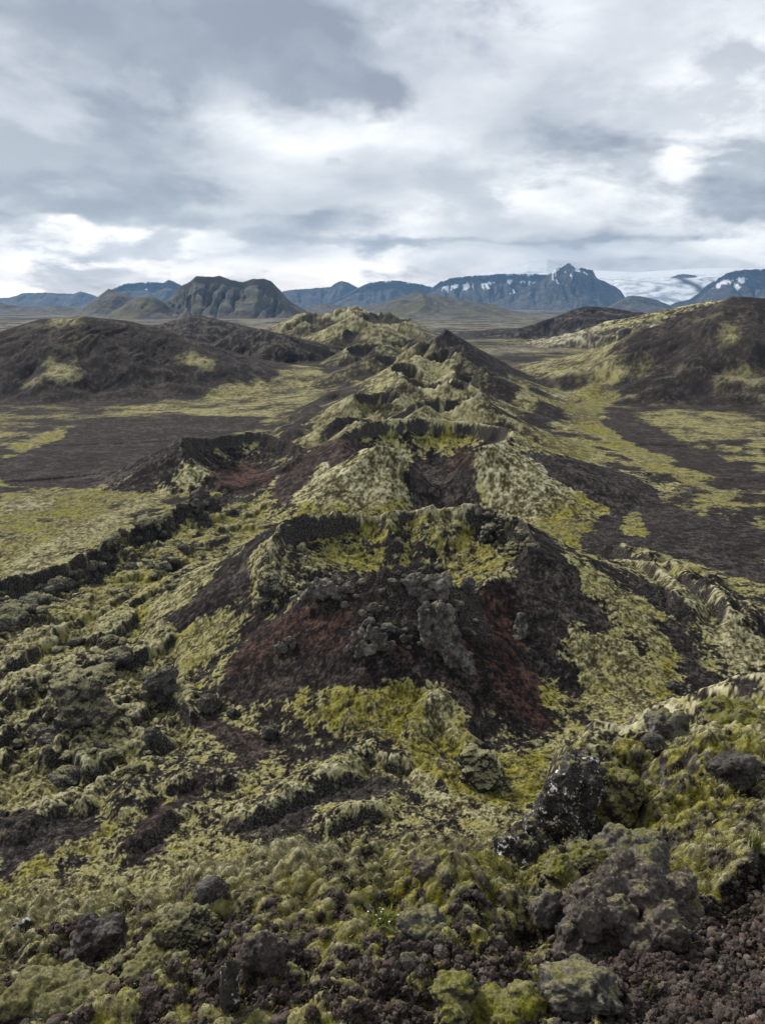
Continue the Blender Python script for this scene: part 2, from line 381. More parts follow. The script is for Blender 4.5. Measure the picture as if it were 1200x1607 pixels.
BIGP = [
 # the plain on the left
 ([(0,760),(0,720),(80,680),(160,655),(420,652),(400,672),(330,685),(285,690),(240,720),(180,755),(100,765)], dict(M=.03,K=.05)),
 ([(150,648),(250,632),(330,612),(420,590),(500,575),(520,600),(470,640),(430,652),(300,652)], dict(M=.66,G=.22)),
 ([(0,650),(110,640),(150,655),(80,690),(0,725)], dict(M=.36,K=.3)),
 ([(0,728),(0,712),(70,682),(110,668),(90,690)], dict(M=.8,G=.45)),
 ([(0,775),(120,768),(200,775),(250,790),(150,840),(60,880),(0,930)], dict(M=.8,G=.5)),
 ([(0,783),(80,781),(95,790),(60,800),(0,806)], dict(M=.85,G=.02)),
 ([(0,945),(60,912),(150,848),(270,772),(330,752),(330,735),(200,790),(0,895)], dict(M=.85,G=.15)),
 ([(0,985),(100,905),(215,840),(300,790),(420,770),(440,810),(330,880),(240,950),(200,1000),(60,1010)], dict(M=.74,G=.45,L=.6,K=.2)),
 ([(0,1000),(200,960),(270,985),(280,1040),(310,1100),(290,1170),(180,1200),(160,1260),(0,1330)], dict(M=.74,G=.3,L=1,K=.28)),
 # front crater, outside
 ([(300,900),(380,845),(400,845),(330,910),(270,972),(220,975)], dict(M=.85,G=.28)),
 ([(440,815),(400,850),(330,912),(250,975),(300,990),(380,940),(420,880),(440,850)], dict(M=.1,K=.1)),
 ([(280,985),(350,950),(385,975),(330,1040),(290,1060),(270,1020)], dict(M=.85,G=.45)),
 ([(470,950),(560,908),(640,897),(760,935),(800,1000),(840,1060),(870,1140),(820,1130),(700,1090),(560,1075),(460,1090),(400,1100),(360,1090),(350,1050),(400,990)], dict(M=.06,R=.62,K=.12)),
 ([(360,1060),(460,1020),(560,1030),(720,1045),(780,1090),(700,1100),(560,1085),(460,1095),(380,1105)], dict(M=.1,R=.1)),
 ([(740,935),(800,905),(810,960),(815,1010),(870,1145),(830,1150),(790,1060),(760,990)], dict(R=.9,M=.02,K=.08)),
 ([(470,1080),(560,1085),(660,1080),(720,1110),(740,1180),(650,1190),(540,1160),(450,1130)], dict(M=.78,G=.75)),
 ([(660,1085),(695,1075),(715,1110),(720,1150),(670,1150)], dict(M=.95,G=.25)),
 ([(800,870),(840,835),(930,930),(970,1000),(930,1020),(900,1000),(870,1020),(880,1080),(930,1110),(880,1110),(840,1050),(810,960)], dict(M=.06,K=.18)),
 ([(870,865),(900,875),(970,920),(1030,960),(1060,1010),(1095,1105),(1010,1110),(990,1130),(930,1105),(905,1060),(880,1010),(910,985),(945,990),(960,990),(940,950)], dict(M=.92,G=.4,K=0)),
 ([(945,955),(960,965),(1000,1010),(1028,1035),(1010,1035),(975,1000)], dict(M=.05)),
 ([(1060,1010),(1095,1105),(1070,1105),(1040,1050)], dict(G=.85)),
 ([(845,1060),(880,1075),(935,1110),(920,1125),(870,1140),(850,1100)], dict(M=.7,G=.6)),
 ([(1030,970),(1070,1040),(1105,1090),(1150,1110),(1200,1100),(1170,1080),(1120,1060),(1070,1000)], dict(M=.06)),
 ([(930,870),(1000,880),(1080,920),(1150,960),(1200,1010),(1200,1060),(1150,1050),(1110,990),(1080,950),(1010,905)], dict(M=.88,G=.08)),
 ([(975,893),(1010,905),(1070,945),(1100,985),(1080,985),(1030,950),(985,915)], dict(M=.15,K=.6)),
 # front crater, bowl and rim
 ([(470,850),(500,830),(570,820),(700,810),(780,830),(820,860),(800,890),(760,915),(700,895),(640,880),(560,895),(490,900)], dict(M=.68,G=.55,K=.25)),
 ([(560,860),(640,850),(700,870),(640,885),(570,890)], dict(M=.3)),
 ([(570,808),(700,790),(740,800),(720,815),(640,815),(590,830)], dict(M=.95,G=.1)),
 ([(455,818),(475,820),(500,860),(490,870),(460,845)], dict(M=.04,R=.95)),
 ([(490,806),(570,803),(565,822),(500,826)], dict(M=.1,R=.6,K=.6)),
 ([(400,860),(450,838),(490,880),(470,940),(420,950),(395,930)], dict(M=.68,K=.55,G=.25)),
 ([(735,812),(790,812),(815,830),(800,848),(745,850)], dict(M=.3,K=.8)),
 ([(480,945),(560,905),(640,890),(700,905),(740,930),(770,1000),(740,1000),(690,960),(690,1000),(650,990),(600,1000),(560,1000),(540,980),(600,950),(560,930),(500,960)], dict(M=.12,K=.6,R=.2)),
 # second crater
 ([(575,665),(790,670),(760,690),(700,700),(650,695),(600,690)], dict(M=.66,G=.5)),
 ([(600,700),(640,710),(650,735),(640,790),(600,805),(470,800),(465,775),(510,725),(560,705)], dict(M=1.0,G=.03,K=.05)),
 ([(465,795),(560,800),(640,788),(640,808),(480,812)], dict(M=.9,G=.7)),
 ([(745,720),(770,700),(800,695),(830,710),(955,790),(940,810),(880,820),(800,815),(760,780)], dict(M=1.0,G=.03,K=.05)),
 ([(850,795),(930,770),(955,785),(955,805),(880,825),(800,820)], dict(M=.95,G=.6)),
 ([(650,730),(700,715),(735,735),(750,790),(700,805),(640,800)], dict(M=.04,R=.1)),
 ([(708,708),(735,700),(742,740),(715,740)], dict(M=.03,R=.95)),
 ([(775,680),(805,665),(860,720),(900,750),(880,755),(830,720),(800,700)], dict(M=.15,K=.6)),
 ([(560,690),(600,700),(560,720),(500,730),(450,790),(420,790),(430,760),(500,700),(540,680)], dict(M=.08,R=.35)),
 ([(430,802),(560,806),(640,812),(700,800),(760,800),(880,825),(950,815),(960,830),(850,838),(760,812),(560,812),(450,814)], dict(M=.85,G=.7)),
 # cinder crater
 ([(335,745),(370,720),(415,735),(425,760),(380,775),(340,770)], dict(M=.02,R=.95)),
 ([(370,690),(410,700),(405,712),(375,705)], dict(M=.85,G=.1)),
 # the plain on the right
 ([(880,750),(1000,760),(1060,800),(1200,830),(1200,920),(1080,880),(960,860),(900,850),(960,800)], dict(M=.03)),
 ([(820,705),(920,720),(1010,760),(1030,775),(960,780),(880,760)], dict(M=.06)),
 ([(890,708),(940,718),(930,724),(890,718)], dict(R=.8)),
 ([(980,640),(1200,650),(1200,720),(1120,700),(1040,680)], dict(M=.62,G=.3)),
 ([(960,655),(990,660),(1060,690),(1200,750),(1200,772),(1130,755),(1050,712),(980,680)], dict(M=.03)),
 ([(900,650),(960,680),(1060,740),(1150,775),(1140,782),(1020,737),(940,692)], dict(M=.95,G=.5)),
 ([(850,625),(930,605),(960,615),(960,630),(930,650),(960,680),(920,680),(900,650)], dict(M=.95,G=.6)),
 ([(770,640),(850,632),(890,645),(870,660),(800,655)], dict(M=.1)),
 ([(800,602),(850,604),(920,622),(910,632),(850,618)], dict(M=.85,G=.05)),
 ([(700,592),(790,590),(860,562),(800,545),(720,548)], dict(M=.2)),
 ([(810,670),(880,690),(930,695),(870,705),(830,690)], dict(M=.9,G=.45)),
 ([(1025,880),(1070,882),(1110,900),(1100,905),(1060,893)], dict(M=.95,G=.4)),
 ([(975,805),(1000,805),(1015,830),(1010,845),(970,835)], dict(M=.95,G=.45)),
 ([(640,540),(1000,532),(980,555),(700,560)], dict(M=.03)),
 ([(640,510),(900,520),(960,528),(640,530)], dict(M=.6,G=.05,S=.35)),
 ([(885,640),(905,615),(935,602),(962,612),(955,632),(925,648),(945,668),(1000,700),(1060,735),(1040,732),(985,708),(930,680),(895,660)], dict(M=1.0,G=.55)),
 ([(955,640),(975,652),(970,668),(1010,690),(1080,712),(1150,738),(1200,752),(1200,768),(1120,745),(1050,715),(990,694),(955,672),(960,655)], dict(M=0)),
 ([(880,612),(920,598),(985,600),(1000,606),(965,608),(925,604),(895,616)], dict(M=.02)),
 ([(965,640),(1060,632),(1200,636),(1200,643),(1060,641),(975,650)], dict(M=.04)),
 ([(790,690),(870,704),(925,700),(935,712),(880,716),(810,706)], dict(M=.95,G=.4)),
 ([(780,602),(840,606),(860,622),(800,630),(760,620)], dict(M=.1)),
 # right hill
 ([(1080,505),(1110,480),(1150,470),(1200,490),(1200,560),(1130,570),(1040,560),(1050,530)], dict(M=.14,K=.3)),
 ([(1130,530),(1160,500),(1165,525),(1140,548)], dict(M=.8,G=.3)),
 # left hill
 ([(60,575),(110,572),(140,585),(120,605),(90,600)], dict(M=.55,G=.2)),
 ([(255,550),(300,558),(345,572),(335,578),(280,570)], dict(M=.6,G=.15)),
 ([(20,590),(60,585),(60,615),(25,612)], dict(M=.55,G=.15)),
 ([(70,500),(130,497),(130,510),(80,512)], dict(M=.5,G=.05)),
 ([(0,615),(60,612),(200,622),(330,600),(470,580),(430,592),(340,612),(240,632),(100,638),(0,632)], dict(M=.1)),
 # black sand aprons
 ([(330,575),(440,560),(520,545),(500,575),(420,588),(360,600)], dict(M=.1)),
 ([(860,560),(1000,555),(1040,580),(960,600),(860,590),(800,575)], dict(M=.62,G=.2)),
 # hollow under the crater
 ([(0,1400),(200,1370),(350,1330),(480,1340),(540,1380),(480,1420),(330,1440),(0,1500)], dict(M=.8,G=.35)),
 ([(200,1350),(190,1330),(240,1270),(300,1230),(380,1190),(300,1140),(330,1115),(380,1150),(440,1160),(400,1200),(330,1215),(290,1270),(260,1300),(250,1345)], dict(M=.06,R=.25)),
 ([(330,1290),(420,1250),(520,1225),(600,1215),(660,1225),(560,1260),(480,1270),(490,1330),(460,1350),(400,1320),(350,1310)], dict(M=.15,K=.3)),
 ([(330,1285),(420,1250),(500,1215),(590,1190),(650,1205),(700,1250),(790,1280),(760,1290),(680,1265),(640,1225),(590,1205),(500,1235),(420,1265),(350,1290)], dict(M=.95,G=.1)),
 ([(640,1180),(740,1190),(860,1180),(900,1200),(850,1260),(780,1270),(700,1230)], dict(M=.85,G=.8)),
 ([(0,1260),(60,1290),(150,1280),(150,1310),(60,1340),(0,1390)], dict(M=.1)),
 ([(0,1400),(60,1350),(150,1315),(175,1285),(185,1300),(150,1330),(60,1370),(0,1420)], dict(M=.95,G=.8)),
 # the brow we stand on
 ([(960,1607),(900,1500),(1000,1380),(1200,1330),(1200,1607)], dict(M=.16,R=.3,K=.6)),
 ([(560,1607),(600,1500),(700,1470),(800,1440),(880,1440),(900,1500),(940,1607)], dict(M=.40,K=.6,R=.2,G=.6)),
 ([(130,1500),(250,1480),(330,1490),(500,1510),(600,1500),(560,1607),(200,1607),(100,1560)], dict(M=.52,K=.6,R=.2,G=.6)),
 ([(900,1330),(940,1200),(1020,1150),(1200,1130),(1200,1300),(1020,1320),(900,1340)], dict(M=.70,G=.75,K=.3)),
 ([(520,1440),(600,1390),(720,1350),(860,1310),(900,1340),(860,1400),(740,1440),(620,1470)], dict(M=.76,G=.75)),
]
for poly, kw in BIGP: paint(poly, **kw)
w = np.exp(-((SC_D + 3.5) / 3.5) ** 2); K += w * (.9 - K); M -= .35 * w     # broken wall under the plateau edge
# ------------------------------------------------------------------ relief of the cover
exec_relief = True
SMO = np.where(REG == 3, .45, np.where(REG >= 11, .35, np.where(REG == 2, .75, 1))).astype(F4)   # ash and moss flanks are smooth
def add(sl, z): Z[sl] += z.astype(F4)
# lava-field hummocks: mossy pads with steep broken edges
sl = rows(45, 420)
xa, ya = XW[sl] * .93 - YW[sl] * .36, (XW[sl] * .36 + YW[sl] * .93) * .45
n1 = noi(9, 401, sl, xa, ya) + .4 * noi(3.6, 402, sl, xa, ya)
n2 = noi(4.2, 403, sl, XW[sl], YW[sl]) + .5 * noi(1.7, 404, sl)
pads = 2.3 * sstep(-.10, .12, n1) + .3 * sstep(-.1, .12, n2) + .6 * n1
add(sl, LV[sl] * (pads - 1.2))
sm_ = np.clip(1.25 - RR / 700, .35, 1)
# moss pillows
for lam, amp, r0, r1, sd in ((6, .3, 60, 420, 411), (2.6, .6, 50, 330, 412), (1.1, .3, 3, 200, 413), (.42, .17, 2, 75, 414), (.17, .085, 1, 24, 415), (.075, .036, 1, 13, 416), (.034, .014, 1, 7, 417)):
    sl = rows(r0, r1)
    w = worley(XW[sl] / lam, YW[sl] / lam, sd)
    f = np.clip(lam / sp[sl] / 3 - .7, 0, 1) * sstep(r0, r0 * 1.8, RR[sl])
    if .1 < lam < 2: amp = amp * (1 + .7 * (RR[sl] < 16))
    add(sl, SMO[sl] * amp * f * (.42 - w ** 1.6 * 1.1) * np.clip(M[sl] * 1.4 - .1, 0, 1))
# broken lava blocks
for lam, amp, r0, r1, sd in ((3.4, 1.5, 60, 380, 421), (1.3, .6, 50, 300, 422), (.5, .14, 2, 120, 423), (.2, .07, 1, 36, 424), (.085, .03, 1, 14, 425)):
    sl = rows(r0, r1)
    xx = XW[sl] + .25 * lam * noi(lam * .5, sd + 20, sl); yy = YW[sl] + .25 * lam * noi(lam * .5, sd + 30, sl)
    f1, f2 = worley(xx / lam, yy / lam, sd, True)
    f = np.clip(lam / sp[sl] / 3 - .7, 0, 1) * sstep(r0, r0 * 1.8, RR[sl])
    add(sl, SMO[sl] * amp * f * (np.minimum((f2 - f1) * 2.2, .8) - .45) * np.clip(K[sl] * 1.3 - .05, 0, 1.2))
# general roughness
Z += fbm([12, 5, 2, .8, .3, .12], [.5, .4, .2, .09, .035, .012], 431) * (.5 + K) * sm_ * np.where(REG >= 11, .6, 1)
# gullies on the big hills
# ------------------------------------------------------------------ slope decides where moss can hold
def slope():
    dr = np.gradient(Z, axis=0) / np.maximum(np.gradient(RR, axis=0), 1e-5)
    dp = np.gradient(Z, axis=1) / np.maximum(np.gradient(np.radians(PH)[0])[None] * RR, 1e-5)
    return np.sqrt(dr * dr + dp * dp), dr
SL, DR = slope()
SLb = blur(SL, max(1, int(1 / Q)))
NX = scaled_noise(360, .0030)
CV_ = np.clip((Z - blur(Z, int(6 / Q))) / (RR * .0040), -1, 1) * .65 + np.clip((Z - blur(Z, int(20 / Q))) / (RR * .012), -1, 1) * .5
steep = sstep(.95, 2.1, SLb + .25 * NS)
amp = np.clip(4.4 * M * (1 - M), .16, 1) * np.where(RR > 500, .7, 1)
far_ = ((REG == 0) | (REG == 5) | (REG == 6) | (REG >= 11)) * sstep(150, 350, RR) * np.where(REG >= 11, .75, 1)
hf = 1 - .72 * far_
NL = scaled_noise(380, .14)
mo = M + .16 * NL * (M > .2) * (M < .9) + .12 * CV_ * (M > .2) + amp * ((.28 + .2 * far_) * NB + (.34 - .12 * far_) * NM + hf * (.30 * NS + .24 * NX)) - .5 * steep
soft = np.clip((RR - 350) / 500, 0, 1) * .16
MOSS = np.clip((mo - (.36 - soft)) / (.28 + 2 * soft), 0, 1)
ROCK = np.clip(np.maximum(sstep(.8, 1.4, SLb), K * 1.2 - .1), 0, 1)
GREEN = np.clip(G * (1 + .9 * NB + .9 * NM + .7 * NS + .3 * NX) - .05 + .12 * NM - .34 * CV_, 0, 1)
RED = np.clip(RD * (1 + .8 * NM + .8 * NS), 0, 1)
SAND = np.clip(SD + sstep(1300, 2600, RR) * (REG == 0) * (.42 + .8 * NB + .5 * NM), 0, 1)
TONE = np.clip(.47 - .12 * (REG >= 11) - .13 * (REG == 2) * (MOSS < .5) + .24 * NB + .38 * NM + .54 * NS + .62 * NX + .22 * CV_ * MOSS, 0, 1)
TONE = np.clip(.47 + (TONE - .47) * (1 - .45 * far_), 0, 1)

# ------------------------------------------------------------------ node helpers
def new_mat(name):
    m = bpy.data.materials.new(name); m.use_nodes = True
    nt = m.node_tree; b = nt.nodes['Principled BSDF']
    b.inputs['Roughness'].default_value = .95
    if 'Specular IOR Level' in b.inputs: b.inputs['Specular IOR Level'].default_value = .15
    return m, nt, b
def N(nt, t, **kw):
    n = nt.nodes.new(t)
    for k, v in kw.items():
        if k.startswith('i_'): n.inputs[k[2:].replace('_', ' ')].default_value = v
        else: setattr(n, k, v)
    return n
def mixc(nt, fac, a, b, blend='MIX'):
    n = nt.nodes.new('ShaderNodeMix'); n.data_type = 'RGBA'; n.blend_type = blend
    for sock, val in ((n.inputs[0], fac), (n.inputs[6], a), (n.inputs[7], b)):
        if hasattr(val, 'default_value') or hasattr(val, 'is_linked'): nt.links.new(val, sock)
        elif isinstance(val, (int, float)): sock.default_value = val
        else: sock.default_value = (*val, 1)
    return n.outputs[2]
def ramp(nt, src, stops):
    n = nt.nodes.new('ShaderNodeValToRGB'); el = n.color_ramp.elements
    while len(el) < len(stops): el.new(.5)
    for e, (p, c) in zip(el, stops):
        e.position = p; e.color = (*c, 1) if not isinstance(c, (int, float)) else (c, c, c, 1)
    nt.links.new(src, n.inputs[0]); return n.outputs[0]
def math_(nt, op, a, b=None, clamp=False):
    n = nt.nodes.new('ShaderNodeMath'); n.operation = op; n.use_clamp = clamp
    for i, v in enumerate((a, b)):
        if v is None: continue
        if isinstance(v, (int, float)): n.inputs[i].default_value = v
        else: nt.links.new(v, n.inputs[i])
    return n.outputs[0]

def ground_material():
    m, nt, b = new_mat('moss and scoria ground')
    A = N(nt, 'ShaderNodeAttribute', attribute_name='cover'); B = N(nt, 'ShaderNodeAttribute', attribute_name='tint')
    sa = N(nt, 'ShaderNodeSeparateColor'); nt.links.new(A.outputs['Color'], sa.inputs[0])
    sb = N(nt, 'ShaderNodeSeparateColor'); nt.links.new(B.outputs['Color'], sb.inputs[0])
    moss, rock, red = sa.outputs; green, tone, pale = sb.outputs
    tc = N(nt, 'ShaderNodeNewGeometry')
    def nz(scale, detail=6, rough=.6):
        n = N(nt, 'ShaderNodeTexNoise', i_Scale=scale, i_Detail=detail, i_Roughness=rough); nt.links.new(tc.outputs['Position'], n.inputs['Vector']); return n.outputs['Fac']
    n_big, n_mid, n_fine = nz(.35, 8), nz(4.0, 8), nz(60, 4)
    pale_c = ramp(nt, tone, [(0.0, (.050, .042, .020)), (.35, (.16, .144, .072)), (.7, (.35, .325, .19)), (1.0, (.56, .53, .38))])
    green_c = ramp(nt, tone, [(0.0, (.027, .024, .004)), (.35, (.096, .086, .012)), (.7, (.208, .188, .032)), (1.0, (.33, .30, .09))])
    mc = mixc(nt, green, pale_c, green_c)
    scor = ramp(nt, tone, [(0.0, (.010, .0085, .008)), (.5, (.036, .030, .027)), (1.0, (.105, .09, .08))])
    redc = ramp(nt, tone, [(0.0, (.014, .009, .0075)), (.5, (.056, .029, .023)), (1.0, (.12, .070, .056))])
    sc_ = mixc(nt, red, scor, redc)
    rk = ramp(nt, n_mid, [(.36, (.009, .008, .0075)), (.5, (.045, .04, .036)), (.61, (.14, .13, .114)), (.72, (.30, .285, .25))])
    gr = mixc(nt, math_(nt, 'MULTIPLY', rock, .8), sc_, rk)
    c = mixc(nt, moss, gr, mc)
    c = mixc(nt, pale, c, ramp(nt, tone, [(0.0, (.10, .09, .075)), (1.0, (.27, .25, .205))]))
    v = math_(nt, 'ADD', math_(nt, 'MULTIPLY', n_mid, .5), math_(nt, 'MULTIPLY', n_fine, .5))
    v = ramp(nt, v, [(.3, (.62, .62, .62)), (.7, (1.3, 1.3, 1.3))])
    c = mixc(nt, .8, c, v, 'MULTIPLY')
    nt.links.new(c, b.inputs['Base Color'])
    bp = N(nt, 'ShaderNodeBump', i_Strength=.8, i_Distance=.025); nt.links.new(nz(45, 6, .7), bp.inputs['Height'])
    bp2 = N(nt, 'ShaderNodeBump', i_Strength=.8, i_Distance=.3); nt.links.new(n_mid, bp2.inputs['Height']); nt.links.new(bp.outputs[0], bp2.inputs['Normal'])
    bp3 = N(nt, 'ShaderNodeBump', i_Strength=.7, i_Distance=1.1); nt.links.new(math_(nt, 'MULTIPLY', A.outputs['Alpha'], .6), bp3.inputs['Strength']); nt.links.new(math_(nt, 'ADD', math_(nt, 'MULTIPLY', A.outputs['Alpha'], .4), .35), bp2.inputs['Strength']); nt.links.new(nz(.9, 7, .62), bp3.inputs['Height']); nt.links.new(bp2.outputs[0], bp3.inputs['Normal'])
    nt.links.new(bp3.outputs[0], b.inputs['Normal'])
    b.inputs['Specular IOR Level'].default_value = .08
    return m
GROUND = ground_material()

# ------------------------------------------------------------------ terrain meshes, one per landform
def set_props(o, label=None, cat=None, group=None, kind=None):
    if label: o['label'] = label
    if cat: o['category'] = cat
    if group: o['group'] = group
    if kind: o['kind'] = kind
    return o
def mesh_from(name, co, quads, mat, attrs=None, smooth=True):
    me = bpy.data.meshes.new(name)
    nv, nq = len(co), len(quads); kq = quads.shape[1]
    me.vertices.add(nv); me.vertices.foreach_set('co', np.ascontiguousarray(co, F4).ravel())
    me.loops.add(nq * kq); me.loops.foreach_set('vertex_index', np.ascontiguousarray(quads, np.int32).ravel())
    me.polygons.add(nq); me.polygons.foreach_set('loop_start', np.arange(0, nq * kq, kq, dtype=np.int32))
    me.update(calc_edges=True)
    me.polygons.foreach_set('use_smooth', np.full(nq, smooth))
    for an, arr in (attrs or {}).items():
        at_ = me.attributes.new(an, 'FLOAT_COLOR', 'POINT')
        at_.data.foreach_set('color', (arr if arr.shape[1] == 4 else np.concatenate([arr, np.ones((nv, 1), F4)], 1)).astype(F4).ravel())
    me.materials.append(mat)
    o = bpy.data.objects.new(name, me); col.objects.link(o)
    return o
def terrain_objects():
    idx = np.arange(NR * NC, dtype=np.int32).reshape(NR, NC)
    quads = np.stack([idx[:-1, :-1], idx[:-1, 1:], idx[1:, 1:], idx[1:, :-1]], -1).reshape(-1, 4)
    rg = REG[:-1, :-1].reshape(-1)
    co = np.stack([X, Y, Z], -1).reshape(-1, 3)
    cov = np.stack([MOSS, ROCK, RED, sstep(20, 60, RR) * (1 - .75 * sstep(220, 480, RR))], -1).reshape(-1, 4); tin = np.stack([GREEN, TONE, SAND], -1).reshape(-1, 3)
    names = {0: ('plain', 'flat black sand and moss plain between the craters and the mountains'), 1: ('slope', 'steep mossy scoria slope dropping from the view point into the hollow'),
             2: ('crater', 'nearest crater, with the dark red scree front and a mossy bowl'), 3: ('crater', 'second crater behind the nearest, breached with two pale mossy shoulders'),
             4: ('crater', 'dark cinder crater with red inside, left of the second crater'), 5: ('hill', 'broad dark rounded hill on the left of the plain'), 6: ('hill', 'tall brown ridge on the right with rocky crest'),
             7: ('hill', 'brown flat topped hill behind the right ridge'), 8: ('hill', 'dark cindery hill on the far plain before the glacier'), 9: ('hill', 'low black hill in front of the flat topped mountain'), 10: ('hill', 'small black cone beside the far end of the crater row'),
             11: ('crater', 'farthest and highest cone of the crater row'), 12: ('crater', 'second last cone of the row with flat rim'), 13: ('crater', 'jagged small craters in the middle of the row'), 14: ('crater', 'sharp pointed mossy crater on the right of the row'),
             15: ('crater', 'crater with a black pit in the middle of the row'), 16: ('crater', 'low spatter crater on the left of the row'), 17: ('crater', 'pale mossy crater just behind the second crater')}
    for k in np.unique(rg):
        q = quads[rg == k]
        used = np.zeros(NR * NC, bool); used[q.ravel()] = True
        remap = np.cumsum(used, dtype=np.int32) - 1
        o = mesh_from(names[k][0], co[used], remap[q], GROUND, {'cover': cov[used], 'tint': tin[used]})
        set_props(o, names[k][1], None, None, 'structure')
terrain_objects()

# ------------------------------------------------------------------ far mountains and the glacier
def mountain_material():
    m, nt, b = new_mat('mountain rock, grass and snow')
    A = N(nt, 'ShaderNodeAttribute', attribute_name='cover'); sa = N(nt, 'ShaderNodeSeparateColor'); nt.links.new(A.outputs['Color'], sa.inputs[0])
    g = N(nt, 'ShaderNodeNewGeometry')
    n = N(nt, 'ShaderNodeTexNoise', i_Scale=.012, i_Detail=8, i_Roughness=.65); nt.links.new(g.outputs['Position'], n.inputs['Vector'])
    rock = ramp(nt, n.outputs['Fac'], [(.3, (.05, .047, .042)), (.55, (.12, .11, .092)), (.75, (.22, .20, .155))])
    gras = ramp(nt, n.outputs['Fac'], [(.3, (.075, .068, .033)), (.7, (.16, .145, .075))])
    c = mixc(nt, sa.outputs[0], rock, gras)
    c = mixc(nt, sa.outputs[1], c, (.86, .88, .90))
    nt.links.new(c, b.inputs['Base Color']); return m
MOUNT = mountain_material()
def mountain(name, label, ridge, Yd, wf, wb, seed, gul=.3, gl=None, grass=.3, snow=None, cliff=0.0, res=1.0, pw=1.25, top=.02, base_z=-92, shape=None):
    pts = np.array([P(u, v, Yd) for u, v in ridge])
    step = Yd / 900 * res * (1.6 if Q > 1 else 1)
    xs = np.arange(pts[0, 0] - wf * .9, pts[-1, 0] + wf * .9, step); ys = np.arange(-wf, wb + step, step)
    GX, GY = np.meshgrid(xs.astype(F4), ys.astype(F4))
    hmax = pts[:, 2].max() - base_z
    gl = gl or wf * .3
    wx = .25 * gl * perlin(GX / gl, GY / gl, seed + 9)
    xx = GX + wx
    H = np.interp(xx, np.r_[xs[0] - 9e3, pts[0, 0] - wf * .6, pts[:, 0], pts[-1, 0] + wf * .6, xs[-1] + 9e3], np.r_[base_z - 20, base_z - 20, pts[:, 2], base_z - 20, base_z - 20]).astype(F4)
    rel = np.clip((H - base_z) / hmax, 0.02, 1)
    t = np.where(GY < 0, -GY / (wf * (.35 + .65 * rel)), GY / wb)
    t = np.clip(t + .10 * perlin(GX / gl / 1.3, GY / gl / 1.3 + 7, seed) * sstep(.03, .3, t), 0, 1)
    f = (1 - t) ** pw
    if cliff: f = np.where(t < .06, 1 - cliff * t / .06, (1 - cliff) * (1 - (t - .06) / .94) ** pw)
    rg = np.abs(perlin(xx / gl, GY / gl * .22, seed + 1)) + .5 * np.abs(perlin(xx / gl * 2.3, GY / gl * .45, seed + 2)) + .25 * np.abs(perlin(xx / gl * 5, GY / gl * 1.1, seed + 3))
    Zm = base_z + (H - base_z) * f - gul * (H - base_z) * np.maximum(.5 - rg, -.07) * sstep(0.02, .3, t) * (1 - t) * 1.2
    Zm += top * hmax * (perlin(GX / gl * 3, GY / gl * 3, seed + 4) + .5 * perlin(GX / gl * 8, GY / gl * 8, seed + 5)) * rel
    co = np.stack([GX, GY + Yd, Zm], -1).reshape(-1, 3)
    gxx, gyy = np.gradient(Zm, step)
    slp = np.hypot(gxx, gyy)
    gn = perlin(GX / gl / 1.2, GY / gl / 1.2, seed + 6) + .6 * perlin(GX / gl * 3, GY / gl * 1.2, seed + 7)
    gr = sstep(.35, .65, grass + .35 * gn - .25 * (slp - .5))
    sn = np.zeros_like(gr)
    if snow:
        lo, amt = snow
        sn = sstep(.46, .54, (Zm - lo) / 700 + .55 * perlin(GX / gl * 1.6, GY / gl * 1.2, seed + 8) + .4 * perlin(GX / gl * 7, GY / gl * 1.6, seed + 11) + amt - .35 * (slp - .5))
    ny, nx = GX.shape
    idx = np.arange(ny * nx, dtype=np.int32).reshape(ny, nx)
    q = np.stack([idx[:-1, :-1], idx[:-1, 1:], idx[1:, 1:], idx[1:, :-1]], -1).reshape(-1, 4)
    o = mesh_from(name, co, q, MOUNT, {'cover': np.stack([gr, sn, sn * 0], -1).reshape(-1, 3).astype(F4)})
    return set_props(o, label, None, None, 'structure')
mountain('mountain', 'dark flat topped mountain with gullied sides on the left of the horizon', [(215, 500), (240, 489), (262, 470), (285, 449), (300, 440), (309, 433), (322, 434), (334, 434), (344, 433), (360, 438), (380, 443), (396, 438), (415, 437), (424, 441), (432, 449), (450, 464), (475, 488), (490, 498)], 6000, 620, 900, 501, gul=.9, gl=120, grass=.34, cliff=.16, top=.012)
mountain('hill', 'mossy foothill just left of the flat topped mountain', [(165, 498), (186, 482), (200, 472), (222, 466), (240, 466), (258, 474), (280, 490)], 5700, 420, 600, 502, gul=.2, gl=130, grass=.52)
mountain('mountain', 'small pointed grey mountain left of the flat topped mountain', [(105, 494), (130, 485), (150, 466), (172, 453), (185, 456), (205, 465), (225, 476), (250, 488)], 7500, 700, 900, 503, gul=.3, gl=220, grass=.3)
mountain('hill', 'long low bluish hill at the left end of the horizon', [(-160, 480), (-60, 470), (0, 474), (35, 481), (60, 482), (95, 479), (125, 484), (160, 492)], 8500, 700, 900, 504, gul=.2, gl=240, grass=.25)
mountain('mountain', 'faint blue tableland at the far left', [(-140, 470), (-20, 468), (18, 467), (34, 460), (70, 459), (115, 461), (128, 457), (150, 465), (170, 472)], 22000, 1500, 1500, 505, grass=.1, res=1.2)
mountain('mountain', 'blue mountain with snow streaks behind the flat topped mountain', [(160, 466), (178, 454), (192, 445), (215, 443), (240, 442), (256, 443), (263, 438), (272, 441), (284, 447), (310, 455), (330, 465)], 19000, 1500, 1500, 506, grass=.1, snow=(800, .6), cliff=.25, res=1.2)
mountain('mountain', 'far blue mountain with a small dome right of the flat topped mountain', [(430, 462), (452, 455), (490, 452), (518, 450), (528, 443), (537, 440), (547, 443), (560, 452), (590, 462)], 21000, 1300, 1500, 507, grass=.1, res=1.2)
